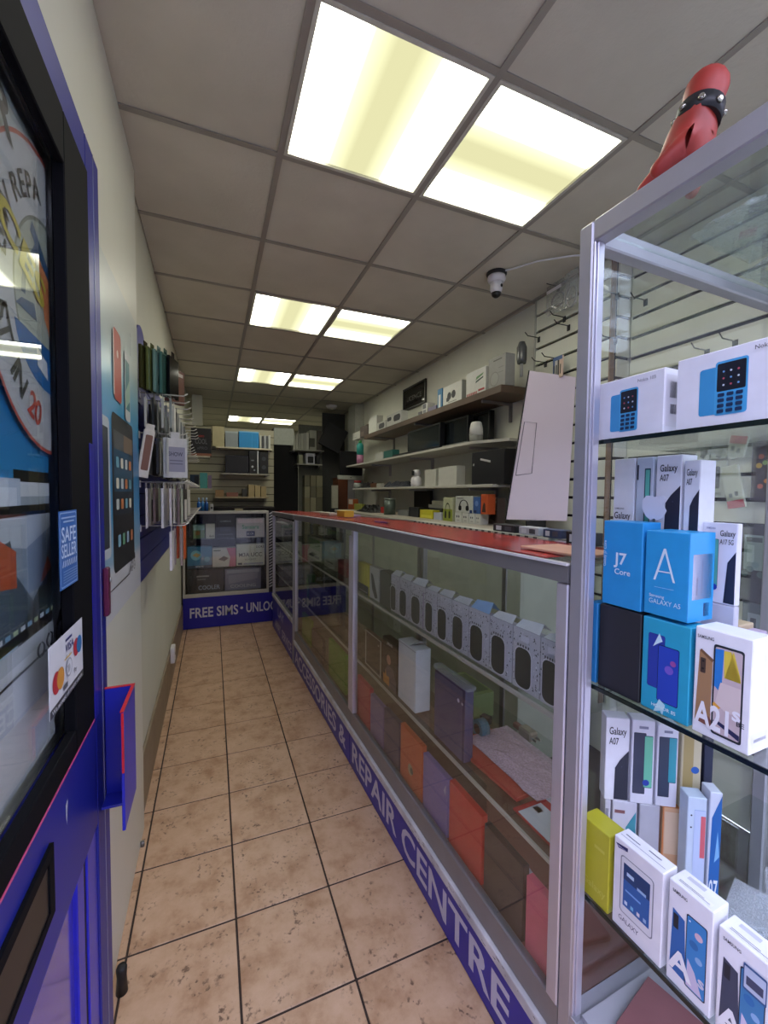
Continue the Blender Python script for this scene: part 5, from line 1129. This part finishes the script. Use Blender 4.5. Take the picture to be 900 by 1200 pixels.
# lowest row: white and orange packs near, dark far
for k, (y, j, c, lab) in enumerate(((2.17, 3, 'dad6da', 'white slim pack at the near end of the lowest hook row'), (2.30, 4, '9a8a88', 'greyish pink pack in the lowest hook row'), (2.34, 3, 'a89c9a', 'grey pack beside the orange ones in the lowest hook row'), (2.51, 4, 'd8622a', 'bright orange pack nearest the camera in the lowest hook row'), (2.55, 3, 'c4522a', 'second bright orange pack in the lowest hook row'), (2.68, 3, 'b9a8a0', 'pale brown pack behind the orange ones in the lowest hook row'), (2.85, 3, 'a8a8a0', 'pale grey pack far along the lowest hook row'), (3.7, 3, '1c1d22', 'long black pack, nearer of the dark ones in the lowest hook row'), (3.9, 3, '17181c', 'long black pack, farther of the dark ones in the lowest hook row'))):
    lpack(y, LW+.03+.034*j, 1.33, .075, .19, c, 'accessory_pack', lab, 'accessory pack', rz=.05*((k % 3)-1))
# clear bags and white packet
for k in range(10):
    y = 2.17+.17*k
    for j in range(3):
        lpack(y+rnd.uniform(-.02, .02), LW+.04+.04*j, 1.75, .11, .17, ['8f9490', '2a2b30', 'b9bab4', '6a6a70'][(k+j) % 4], 'accessory_pack', JN[j]+' mixed accessory pack on the '+OR[k]+' hook above the long middle row', 'accessory pack', 'mixed packs in the third hook row on the left wall', rz=rnd.uniform(-.2, .2))
o = lpack(2.125, LW+.15, 1.755, .10, .19, 'c5c6c8', 'white_packet', 'wide white packet with a grey lettered window facing the door', 'accessory pack', rz=-1.25, prints=[('r', .15, .15, .9, .78, '8f8fa2'), ('t', 'SHOW', .5, .55, .10, '33344a', {'align': 'c', 'width': .6}), ('r', .25, .42, .8, .45, '6a6b80'), ('r', .25, .34, .8, .37, '6a6b80')])
o = lpack(2.095, LW+.055, 1.78, .045, .22, 'd0cbc6', 'phone_case_pack', 'white pack with a brown phone picture hanging tilted on the blue wall', 'phone case', rz=-1.1, tilt=.16, prints=[('r', .2, .15, .85, .9, '7b5548', .12)])
# magazine-like row
for k in range(9):
    for j in range(4):
        lpack(2.2+.17*k, LW+.03+.034*j, 1.935, .10, .145, ['c9cbc8', '2c2e33', 'b4b8b6', '8f9696'][(k+j) % 4], 'screen_protector', JN[j]+' upright pack on the '+OR[k]+' hook under the shiny cases', 'screen protector', 'upright packs under the shiny cases', rz=rnd.uniform(-.08, .08))
# shiny tablet cases at the top
for k, (y, x, c, lab) in enumerate(((2.155, -.265, '4a4a2c', 'shiny olive case nearest the poster in the top row'), (2.18, -.241, '6f7a4a', 'shiny yellow-green case, second in the top row'), (2.205, -.217, '7fa0a0', 'shiny pale teal case in the top row'), (2.23, -.193, '4f7a74', 'shiny dark teal case in the top row'), (2.27, -.165, '141518', 'glossy black case at the outer end of the top hook'))):
    lpack(y, x, 2.15, .12, .20, mat(c, .1, .6, .15, 8), 'shiny_case', lab, 'phone case', 'shiny cases on the top hook', th=.012, rz=-.25)
lpack(2.66, -.18, 2.20, .14, .20, '6b4438', 'brown_box_pack', 'brown wallet case box hanging beyond the black shiny case', 'phone case', th=.03, rz=-.5, prints=[('r', .1, .82, .9, .92, 'c9c0b8')])

# ------------------------------------------------------------------ far end: partition with slats and shelves
BY = 5.95
BFp = BF(BY)
t = thing('partition_wall', 'cream slatted partition behind the back cabinet', 'partition', (0, BY, 0))
part('board', t, mat('55503f', .7), (XL+.005, .785, 0, .03, 0.002, 2.36))
z = 1.0; 
slm = mat('a9a48c', .5, 0, .05, 6)
bm = bmesh.new(); bm_box(bm, XL+.006, .784, -.014, -.0005, 0, .088, bev=.001); me_ = mesh(bm, slm)
for k in range(14): obj('slat', me_, t, (0, 0, 1.0+.097*k))
t = thing('door_header', 'pale boxed header above the dark doorway at the back', 'panel', (0, BY, 0))
part('header_board', t, mat('8f938a', .6), (.79, 1.06, 0, .06, 2.17, 2.40))
dd = struct('doorway_1'); part('shade_panel', dd, mat('101013', .7), (.786, 1.30, 6.9, 6.95, .003, 2.4));  # black sheets put the shade of the unlit room behind into colour
part('shade_lining', dd, mat('16161a', .8), (.786, .80, BY+.061, 6.89, .003, 2.4))
def bshelf(pl, pr, py, lab, dep=.22, c='c9c2a8', thick=.02):
    u0, z = BFp.at(pl, py, -dep); u1, _ = BFp.at(pr, py, -dep)
    u0 = max(u0, XL+.01)
    t = thing('back_shelf', lab, 'shelf', (0, BY-.015, 0)); part('shelf_board', t, mat(c, .5, 0, .05), (u0, u1, -dep, -.0005, z-thick, z), bev=.001)
    for u in (u0+.04, u1-.05): part('shelf_bracket', t, ALUD, (u, u+.01, -dep*.9, -.001, z-thick-.02, z-thick-.0005))
    return z+.0005
def bb_(pl, pr, yt, z, c, name, lab, cat='box', prints=None, d=-.21, th=.15, **kw):
    z1 = BFp.at(pl, yt, d-.015)[1]
    return carton(Frame((0, BY-.015, 0), 0), d, pl, pr, z, max(z1, z+.03), th, c, name, lab, cat, None, prints, pyb=540, **kw)
z = bshelf(253, 319, 523, 'top shelf of the back partition with a bright blue box')
bb_(249, 263, 499, z, 'b3aa84', 'cream_carton', 'cream carton at the left of the back top shelf')
bb_(264, 279, 505, z, '8a9396', 'silver_box', 'silver grey box between the cream and bright blue boxes', prints=[('r', 0, .9, 1, 1, 'a9b4b8')])
bb_(280, 303.5, 505, z, '1f86c4', 'blue_box', 'bright blue box on the top shelf of the back partition', prints=[('r', .64, .0, .66, 1, '3f9cd4'), ('r', 0, .93, 1, 1, '6fb0d8')])
for k in range(5): bb_(304.3+2.6*k, 306.6+2.6*k, 510+(k % 2), z, ['b9bdb4', '3a3d40', 'a9adb0', '55585a', 'c4c6bf'][k], 'file_folder', ['pale folder next to the bright blue box', 'black folder second right of the blue box', 'grey folder in the middle of the back row', 'dark grey folder near the end of the top shelf', 'white folder at the right end of the top shelf'][k], 'folder', th=.1)
z = bshelf(259, 316, 554, 'middle back shelf holding black appliances', c='8f8c80')
bb_(264, 291.5, 533, z, '050508', 'black_monitor', 'wide glossy black screen on the middle back shelf', 'monitor', [('r', .03, .05, .97, .95, '0b0b12')], rough=.15)
bb_(292, 303, 528, z, '08080a', 'speaker_box', 'black box with white marks and a pale right edge on the back shelf', prints=[('r', .88, 0, 1, 1, 'c4c6c8'), ('c', .35, .3, .12, 'b9bbc0'), ('c', .55, .15, .1, '8a8c92'), ('r', .2, .55, .5, .6, '77797f')])
bb_(304, 314.5, 530, z, '0a0a0c', 'speaker_box', 'black boxed gadget at the right end of the middle back shelf', prints=[('c', .5, .7, .25, '33353a'), ('c', .5, .3, .25, '3a3c42')])
z = bshelf(251, 315, 582, 'lowest back shelf with brown cardboard packets', dep=.25, c='a9987a')
for k, (a, b, yt, c, lab) in enumerate(((291, 298, 568, 'a8956a', 'tan cardboard packet, left of three on the lowest back shelf'), (298.6, 305, 569, 'b09c70', 'tan cardboard packet, middle of three on the lowest back shelf'), (305.6, 312, 570, 'a08c62', 'tan cardboard packet, right of three on the lowest back shelf'), (284, 289, 573, '3c3a36', 'dark packet left of the tan cardboard ones'), (265, 279, 577, '8c5a48', 'reddish brown envelope lying on the lowest back shelf'), (252, 262, 574, '9a7a52', 'brown padded packet at the left of the lowest back shelf'))):
    bb_(a, b, yt, z, c, 'cardboard_packet', lab, 'packet', d=-.24)
t = thing('dark_counter', 'dark low counter under the lowest back shelf behind the cabinet', 'counter', (0, 5.60, 0)); part('counter_body', t, mat('1c1a19', .7), (-.02, .75, 0, .30, .003, 1.30)); part('counter_ledge', t, mat('2a2523', .5), (-.02, .75, -.02, .30, 1.3005, 1.32))
# left corner stack
BL = BF(5.30)
def lbx(pl, pr, yt, yb, c, name, lab, prints=None, cat='box', fr=BL, th=.16, z0=None, **kw):
    z0 = z0 if z0 is not None else fr.at(pl, yb)[1]; z1 = fr.at(pl, yt)[1]
    return carton(fr, 0, pl, pr, z0, z1, th, c, name, lab, cat, None, prints, pyb=yt, **kw)
def lsh(pl, pr, y, lab, c='b9b49c'):
    u0, z = BL.at(pl, y, -.04); u1, _ = BL.at(pr, y, -.04)
    t = thing('corner_shelf', lab, 'shelf', (0, 5.30, 0)); part('shelf_board', t, mat(c, .5), (max(u0, XL+.03), u1, -.04, .20, z-.018, z), bev=.001); part('shelf_post', t, ALU, (XL+.02, XL+.0295, .17, .20, z-.15, z+.02)); return z+.0005
zt = lsh(219, 246, 533.5, 'white corner shelf under the tall black box')
lbx(223.5, 247.5, 501, 533, '1a1a1c', 'gadget_box', 'tall black box with red and grey print in the left back corner', [('t', 'AERO', .5, .68, .07, 'b0322e', {'align': 'c', 'width': .3}), ('t', 'COOL', .5, .44, .18, '6a6a6c', {'align': 'c', 'width': .6}), ('t', 'xPRO', .55, .24, .10, '55555a', {'align': 'c'}), ('r', .0, .0, 1, .1, '8f5a40')], z0=zt)
lbx(222, 248, 493, 500.5, '101012', 'flat_box', 'flat black box on top of the tall black corner box')if False else None
zt = lsh(217, 249, 572, 'white corner shelf under the teal box')
lbx(234, 243, 554, 571, '4fa09a', 'teal_box', 'small teal box in the left back corner', z0=zt)
lbx(222.5, 233, 556, 571, '1b3448', 'gadget_box', 'dark blue box beside the small teal box', [('r', .5, .3, .95, .9, '0e1116')], z0=zt)
lbx(243.6, 248, 557, 571, '7a6a86', 'gadget_box', 'narrow mauve box right of the small teal box', z0=zt)
zt = BL.at(222, 598, -.1)[1]
for k, (px, c, lab) in enumerate(((233, '2f6fb8', 'left blue spray bottle on the back cabinet'), (237.5, '3f86c8', 'middle blue spray bottle on the back cabinet'), (242, '2a62ac', 'right blue spray bottle on the back cabinet'))):
    u_ = BF(5.12).at(px, 590)[0]
    t = thing('spray_bottle', lab, 'bottle', (u_, 5.12+.03*(k % 2), 1.2905), 0, 'blue bottles on the back cabinet')
    bm = bmesh.new(); bm_lathe(bm, [(.001, 0), (.019, 0), (.019, .085), (.008, .11), (.001, .11)], 14); obj('bottle_body', mesh(bm, mat(c, .25)), t)
    bm = bmesh.new(); bm_lathe(bm, [(.001, .1105), (.009, .1105), (.009, .15), (.001, .15)], 10); obj('cap', mesh(bm, mat('9ab4cc', .4)), t)
carton(BF(5.10), 0, 246, 250, 1.2905, 1.37, .03, 'c9c9c6', 'small_box', 'small white pack right of the blue bottles on the back cabinet', 'box', None, [('r', .2, .3, .8, .6, '333338')], pyb=590)
carton(BF(5.10), 0, 275, 285, 1.2905, 1.315, .05, 'b3a98c', 'small_box', 'cream packet in the middle of the back cabinet top', 'box', None, None, pyb=595)
lbx(219, 228, 540, 551, 'b9b5a4', 'white_packet', 'small cream packet on the corner shelf below the tall black box', z0=None, fr=BL) if False else None
# column and conduit in the corners
cl = struct('trim_1'); part('pipe_casing', cl, WALLF, (-.25, -.12, 6.35, 6.5, 1.2, CEIL-.008))
cl = struct('trim_2'); part('column', cl, mat('aeb0a6', .6), (1.96, 2.098, 5.95, 6.3, .003, CEIL-.008))
# back right: shelving against a pale wall, monitors on arms
RB = BF(6.6)
t = thing('back_partition', 'grey partition with stacked shelves at the back right of the shop', 'partition', (0, 6.9, 0))
part('board', t, mat('77786f', .7), (1.31, 1.70, 0, .03, .003, 2.62)); part('board', t, mat('4c4d4b', .7), (1.702, 2.09, 0, .03, .003, 2.84))
def rsh(pl, pr, y, lab):
    u0, z = RB.at(pl, y); u1, _ = RB.at(pr, y)
    t = thing('back_shelf', lab, 'shelf', (0, 6.6, 0)); part('shelf_board', t, mat('a9a99c', .5), (u0, u1, 0, .299, z-.02, z), bev=.001); part('shelf_bracket', t, ALUD, (u0+.02, u0+.03, .02, .298, z-.045, z-.0205)); part('shelf_bracket', t, ALUD, (u1-.06, u1-.05, .02, .298, z-.045, z-.0205)); return z+.0005
zt = rsh(343, 380, 526, 'upper back right shelf lined with pale files')
for k in range(6):
    a = 343.5+3.1*k
    u0 = RB.at(a, 520, .02)[0]
    carton(RB, .02, a, a+2.9, zt, RB.at(360, 507+.6*(5-k), .02)[1], .2, ['b9bcab', 'c3c5b6', 'a9ab9c', 'bfc1b0', 'b0b2a2', 'c9cabb'][k], 'box_file', ['first', 'second', 'third', 'fourth', 'fifth', 'sixth'][k]+' pale upright file from the left on the back right shelf', 'file', 'pale files on the back right shelf', None, pyb=520)
carton(RB, .02, 362.5, 371, zt, RB.at(362, 504, .02)[1], .2, 'a3a392', 'box_file', 'wide cream box file with a dark label on the back right shelf', 'file', None, [('r', .0, .15, .75, .6, '4a4a3c')], pyb=520)
carton(RB, .02, 371.5, 377, zt, RB.at(362, 504, .02)[1], .2, '5f5a50', 'box_file', 'brown-grey box file at the right end of the back right shelf', 'file', None, None, pyb=520)
zt = rsh(348, 378, 543, 'lower back right shelf with a white framed black box')
carton(RB, .02, 358.5, 369, zt, RB.at(358, 531, .02)[1], .15, 'c0c2cc', 'gadget_box', 'white framed box picturing a black device on the lower back right shelf', 'box', None, [('r', .2, .08, .85, .72, '17181c', .1), ('r', .2, .8, .8, .88, '8f9198')], pyb=535)
carton(RB, .02, 371, 375, zt, RB.at(371, 534, .02)[1], .15, '2a2a2c', 'gadget_box', 'narrow black box right of the white framed one', 'box', None, None, pyb=535)
carton(RB, .02, 350, 355, zt, RB.at(350, 533, .02)[1], .15, 'a8a98a', 'gadget_box', 'small olive cream box at the left of the lower back right shelf', 'box', None, None, pyb=535)
# cream cartons piled below
k = 0
names = ['upper left', 'upper middle', 'upper right', 'centre left', 'centre', 'centre right', 'bottom left', 'bottom middle', 'bottom right']
for r, (yt, yb) in enumerate(((583, 601), (570, 582.6), (557, 569.6))):
    for c, (a, b) in enumerate(((357, 363.5), (364, 370.5), (371, 378))):
        z0 = RB.at(365, yb, .05)[1]; z1 = RB.at(365, yt, .05)[1]
        if r == 0: z0 = .003
        carton(RB, .05+.01*((r+c) % 2), a, b, z0, z1-.002, .18, ['8a8568', '9c977a', '77735c'][(r+c) % 3], 'cream_carton', names[(2-r)*3+c]+' cream carton of the pile at the back right', 'carton', 'cream cartons piled at the back right', None, pyb=580)
# tilted till screens
t = thing('till_monitor', 'white framed computer screen seen from behind at the back right', 'monitor', (1.66, 5.70, 1.70), .0)
part('screen_back', t, mat('0f1014', .35), (0, .33, 0, .03, .06, .40), bev=.004); part('chin', t, mat('a9aca3', .4), (-.03, .345, -.004, .034, 0, .058), bev=.003); part('stand', t, ALUD, (.12, .22, .01, .02, -.41, -.0005)); part('logo_dot', t, DARK, (.15, .165, -.0052, -.0045, .022, .037))
t = thing('tilted_monitor', 'black monitor hanging tilted above the till screen', 'monitor', (1.70, 6.35, 2.38), 0)
o = part('monitor_body', t, mat('15161a', .4), (-.13, .22, 0, .05, -.18, .20), bev=.004); o.rotation_euler[1] = .45
o = part('wall_arm', t, DARK, (.03, .06, .0505, .50, -.02, .02))
t = thing('brown_cupboard', 'reddish brown cupboard side beside the till at the back', 'cupboard', (1.72, 6.0, 0)); part('cupboard_side', t, mat('6b3c26', .5, 0, .15, 5), (0, .20, 0, .3, .003, 1.72)); part('cupboard_top', t, mat('5a3020', .5), (-.01, .21, -.005, .305, 1.7205, 1.74))
t = thing('wall_phone', 'pale upright box standing at the till by the brown cupboard', 'box', (1.60, 5.9, 0)); part('box_body', t, mat('aaa898', .5), (0, .09, 0, .05, 1.2885, 1.62)); part('box_base', t, DARK, (-.01, .10, -.01, .06, .003, 1.288))

# ------------------------------------------------------------------ hooks, bags and packs on the pale slatwall
hkp = 'black hooks on the pale slatwall'
def h1(px, py, X=XR-.03, lab='', ln=.12):
    u, z = RF(X).at(px, py)
    hook(RF(XR-.002) if X < 2.1 else RF(XW-.002), u, z, ln, lab, hkp, d0=-.0305 if X < 2.1 else -.0185)
    return -u, z
h1(662, 372, lab='black hook above the clear bags on the pale slatwall'); h1(667, 382, lab='black hook with a dark peg under the clear bags'); h1(632, 396, lab='black hook at the outer edge of the pale slatwall')
h1(640, 425, lab='black hook left of the hanging cables above the lilac board'); h1(652, 420, lab='black hook behind the hanging cable packs'); h1(655, 336, lab='black hook holding the clear bags near the ceiling')
X2 = XW-.02
for k, (px, py, lab) in enumerate(((757, 352, 'black hook seen through the showcase, upper left'), (829, 411, 'black hook just above the larger keypad phone box'), (862, 400, 'black hook above the right end of the larger keypad phone box'), (724, 345, 'black hook by the brown corner strip, upper'), (722, 397, 'black hook by the brown corner strip, lower'))):
    h1(px, py, X=X2 if px > 735 else XR-.03, lab=lab)
def rbag(fr, pxl, pxr, yt, yb, d, m, name, lab, cat, seed=1, prints=None, g=None):
    u0, z1 = fr.at(pxl, yt, d); u1, _ = fr.at(pxr, yt, d); z0 = fr.at(pxl, yb, d)[1]
    rnd = random.Random(seed); bm = bmesh.new(); n = 8; V = {}
    w_, h_ = u1-u0, z1-z0
    for s_ in (0, 1):
        for i in range(n+1):
            for j in range(n+1):
                e = min(i, n-i, j, n-j)/n*2; V[s_, i, j] = bm.verts.new((w_*(i/n-.5), (1 if s_ else -1)*(.001+.02*e*rnd.uniform(.4, 1)), -h_*j/n))
        for i in range(n):
            for j in range(n): bm.faces.new((V[s_, i, j], V[s_, i+1, j], V[s_, i+1, j+1], V[s_, i, j+1]))
    return tag(obj(name, mesh(bm, m), None, fr.world((u0+u1)/2, d, z1), fr.rz), lab, cat, g)
FA = RF(XR-.03)
o = rbag(FA, 641, 668, 335, 372, -.06, PLAST, 'clear_bag', 'clear bag of coiled cable hanging near the camera cable', 'plastic bag', 3)
bm = bmesh.new(); bm_tube(bm, [(.05*math.cos(a/3), 0, -.13+.045*math.sin(a/3)) for a in range(40)], .005, 6); obj('coiled_cable', mesh(bm, mat('8b8e8c', .4)), o)
part('paper_strip', o, WHITEP, (-.07, .05, -.026, -.024, -.075, -.055))
o = rbag(FA, 662, 678, 322, 362, -.10, PLAST, 'clear_bag', 'second clear bag overlapping the cable bag on the pale slatwall', 'plastic bag', 4)
bm = bmesh.new(); bm_tube(bm, [(.04*math.cos(a/3), 0, -.15+.06*math.sin(a/3)) for a in range(40)], .006, 6); obj('coiled_cable', mesh(bm, mat('a2a5a2', .4)), o)
rbag(FA, 697, 716, 322, 352, -.12, PLAST, 'clear_bag', 'crumpled clear bag just inside the showcase post', 'plastic bag', 6)
t = thing('cable_pack', 'grey tool shaped pack hanging on a hook at the wall edge', 'accessory pack', RF(2.05).world(-2.42, -.02, RF(2.05).at(618, 440)[1]), -PI/2)
bm = bmesh.new(); bm_tube(bm, [(0, 0, 0), (.0, 0, .09)], .012, 8); bmesh.ops.translate(bm, verts=bm.verts, vec=(0, 0, 0)); obj('handle', mesh(bm, mat('c9c9c4', .3)), t)
bm = bmesh.new(); bm_tube(bm, [(0, 0, .0905), (.0, 0, .12), (0, 0, .20), (0, 0, .24)], [.03, .035, .035, .02], 12); obj('head', mesh(bm, mat('77797a', .25, .4)), t)
for k, (a, b, c, lab) in enumerate(((648, 652, '3d5f9a', 'blue topped cable pack left in the cluster above the lilac board'), (653, 658, 'c9cac6', 'white cable pack in the cluster above the lilac board'), (659, 663, '2a2b2f', 'black cable pack in the cluster above the lilac board'), (664, 668, 'd3b9a4', 'peach cable pack right in the cluster above the lilac board'))):
    u0, z1 = FA.at(a, 420-k*.5, -.03); u1, _ = FA.at(b, 420, -.03)
    carton(FA, -.03-.02*k, 0, 0, z1-.13, z1, .012, c, 'cable_pack', lab, 'accessory pack', None, [('r', .0, .82, 1, 1, '3d5f9a'), ('r', .3, .15, .6, .6, '17181c')], u=(u0, u1))
# packs on the lower slatwall seen through the showcase
FB = RF(XW-.021)
def pk(pl, pr, yt, yb, c, name, lab, prints=None, d=-.03, th=.015, rot=0):
    u0, z1 = FB.at(pl, yt, d); u1, _ = FB.at(pr, yt, d); z0 = FB.at(pl, yb, d)[1]
    o = carton(FB, d, 0, 0, z0, z1, th, c, name, lab, 'accessory pack', None, prints, u=(u0, u1)); o.rotation_euler[1] = rot; return o
pk(816, 832, 517, 540, 'a9b2a2', 'accessory_pack', 'pale green pack with grey device, upper left behind the Galaxy boxes', [('p', [(.3, .2), (.7, .5), (.9, .4), (.6, .05)], '5a605c')])
pk(834, 852, 515, 538, 'abb4a4', 'accessory_pack', 'pale green pack, upper middle behind the showcase glass', [('p', [(.3, .1), (.7, .5), (.9, .4), (.6, .0)], '6a706c')])
pk(857, 884, 514, 536, 'b6bcb0', 'accessory_pack', 'tilted pale pack on the slatwall, upper right behind the showcase', [('r', .3, .7, .6, .9, '6a706c')], rot=-.25)
pk(820, 827, 541, 582, '8f968c', 'accessory_pack', 'narrow grey pack edge on the slatwall behind the showcase')
pk(828, 852, 541, 583, 'b0b8a8', 'accessory_pack', 'pale pack showing a dark phone screen, behind the Galaxy boxes', [('r', .22, .25, .7, .85, '3d4444', .08), ('r', .05, .05, .8, .15, '8f9688')])
pk(855, 876, 545, 595, 'b9c0a8', 'accessory_pack', 'white and red tagged pack hanging askew behind the showcase', [('r', 0, 0, 1, .18, 'b02c38'), ('r', .2, .25, .4, .35, '4a524c'), ('r', .55, .28, .75, .38, '4a524c')], d=-.06, rot=-.2)
pk(881, 905, 528, 588, '2a1c20', 'accessory_pack', 'dark pack with bright yellow and orange flowers behind the showcase', [('r', .1, .1, .95, .9, '3a2c1c'), ('c', .4, .7, .16, 'c9a83a'), ('c', .7, .75, .14, '7fa04a'), ('c', .5, .3, .15, 'c8622c'), ('c', .8, .4, .13, 'd88a3c')])
pk(860, 925, 612, 700, '0d1011', 'accessory_pack', 'dark blister pack with grey-green tangle print behind the Galaxy A17 box', [('r', .22, .40, .6, .85, '7f9488'), ('r', .26, .76, .56, .82, '3a463f'), ('r', .28, .5, .42, .72, '9fb2a6')]+[('c', .25+.1*k, .35+.06*(k % 3), .07, ['3f5550', '55706a', '6f8a82'][k % 3]) for k in range(7)]+[('t', '21', .02, .45, .08, 'c9d0d0')])
pk(870, 905, 705, 760, '3d4c52', 'accessory_pack', 'grey blue blister pack low behind the pink phone box', [('r', .2, .2, .8, .8, '8f9ca0'), ('r', .3, .3, .5, .7, '2c3436')])
pk(846, 862, 828, 850, '6a6c78', 'accessory_pack', 'small grey pack low on the slatwall behind the stacked boxes', [('r', .2, .2, .8, .5, '3a3c48')])
pk(868, 900, 832, 868, '8a8c98', 'accessory_pack', 'pale grey pack low on the slatwall behind the showcase', [('r', .1, .3, .4, .7, '55576a')])
pk(882, 905, 908, 960, '77788a', 'accessory_pack', 'grey window pack low behind the clear stands', [('r', .2, .25, .8, .85, '3a3644'), ('c', .5, .5, .15, '7a5a68')])
# packs behind the nearest counter on the slatwall
for k, (a, b, yt, yb, c, lab) in enumerate(((608, 617, 680, 706, '9fa8a0', 'grey pack seen through the counter below the lilac board, left'), (617.5, 632, 676, 706, 'b4bcb4', 'pack marked P seen through the glass of the nearest counter'), (633, 645, 680, 708, 'a0aaa4', 'pale pack right of the P pack behind the counter glass'), (646, 668, 680, 715, '5a6f78', 'blue grey pack at the counter end behind the glass'))):
    u0, z1 = FA.at(a, yt, -.02); u1, _ = FA.at(b, yt, -.02); z0 = FA.at(a, yb, -.02)[1]
    if -u1 < 1.79: pass
    carton(FA, -.02, 0, 0, z0, z1, .012, c, 'accessory_pack', lab, 'accessory pack', None, [('r', .25, .2, .75, .8, 'c4cac2'), ('t', 'P', .5, .4, .25, '2c2e33', {'align': 'c'})] if k == 1 else [('r', .2, .3, .8, .7, '6a726c')], u=(u0, u1))

# ------------------------------------------------------------------ red hand with a studded wristband on the showcase
def skin_obj(name, chains, m, parent=None, lab=None):
    """chains: list of lists of (point, radius); a chain may start at a shared point of the first"""
    V, E, Rr = [], [], []
    idx = {}
    for ch in chains:
        prev = None
        for p, r in ch:
            k = tuple(round(v, 4) for v in p)
            if k not in idx: idx[k] = len(V); V.append(p); Rr.append(r)
            i = idx[k]
            if prev is not None: E.append((prev, i))
            prev = i
    me = bpy.data.meshes.new('body'); me.from_pydata(V, E, []); me.materials.append(m)
    o = bpy.data.objects.new(name, me); C.objects.link(o)
    sk = o.modifiers.new('skin', 'SKIN'); sk.use_smooth_shade = True
    for i, r in enumerate(Rr):
        d = me.skin_vertices[0].data[i]; d.radius = (r, r) if not isinstance(r, tuple) else r; d.use_root = i == 0
    ss = o.modifiers.new('smooth', 'SUBSURF'); ss.levels = 2; ss.render_levels = 2
    if parent: o.parent = parent
    return o
def H(px, py, d, dz=0):
    u, z = CF.at(px, py, d); p = CF.world(u, d, z+dz); return p
t = thing('resting_hand', 'red hand wearing a studded black wristband resting on the showcase top', 'person', CF.world(-.52, .06, SH+.03))
inv = Vector(t.location)
def hp_(px, py, d): return tuple(H(px, py, d)-inv)
SKN = mat('a8362c', .5, 0, .25, 14)
Wr = hp_(817, 143, .09); E1 = hp_(826, 112, .105); E2 = hp_(831, 90, .12)
P1 = hp_(812, 166, .085)
def flo(p, lo): return (p[0], p[1], max(p[2], lo))
ks = [(783, 192, .055, 766, 210, .045, 748, 229, .035, .0150, .006), (792, 198, .078, 779, 216, .072, 765, 232, .068, .0155, -.004), (803, 202, .102, 795, 220, .10, 786, 236, .10, .0150, -.006), (816, 203, .125, 812, 220, .125, 808, 234, .125, .0135, -.008)]
chains = [[(Wr, .033), (E1, .037), (E2, .040)], [(Wr, .033), (P1, .034)]]
for kx, ky, kd, mx_, my_, md, tx_, ty, td, r_, lo in ks:
    K = flo(hp_(kx, ky, kd), lo+.02); M_ = flo(hp_(mx_, my_, md), lo+.014); T = flo(hp_(tx_, ty, td), lo)
    chains.append([(P1, .034), (K, .0235), (M_, r_), (T, r_*.8)])
chains.append([(P1, .034), (flo(hp_(792, 180, .03), .03), .02), (flo(hp_(776, 196, .018), .02), .0165), (flo(hp_(762, 208, .012), .008), .013)])
o = skin_obj('hand_skin', chains, SKN, t)
bm = bmesh.new(); bmesh.ops.create_icosphere(bm, subdivisions=3, radius=1.0)
pc = Vector(flo(hp_(800, 184, .085), .02)); d0_ = (Vector(P1)-Vector(flo(hp_(790, 200, .085), .0))).normalized()
rot = d0_.to_track_quat('Z', 'Y').to_matrix().to_4x4()
bmesh.ops.transform(bm, matrix=Matrix.Translation(pc) @ rot @ Matrix.Diagonal((.042, .030, .046, 1)), verts=bm.verts)
for f_ in bm.faces: f_.smooth = True
obj('palm', mesh(bm, SKN), t)
# wristband
ax = (Vector(E1)-Vector(Wr)).normalized(); cW = Vector(Wr)+ax*.008
bm = bmesh.new(); bm_tube(bm, [cW-ax*.016, cW+ax*.016], .0375, 24); wb = obj('wristband', mesh(bm, mat('141519', .5)), t)
a_ = ax.cross(Vector((0, 0, 1))).normalized(); b_ = ax.cross(a_)
for k in range(8):
    d_ = a_*math.cos(k*PI/4)+b_*math.sin(k*PI/4); bm = bmesh.new()
    bm_tube(bm, [cW+d_*.0370, cW+d_*.0425], [.007, .004], 8); obj('stud', mesh(bm, mat('b9b4a6', .25, .9)), wb)
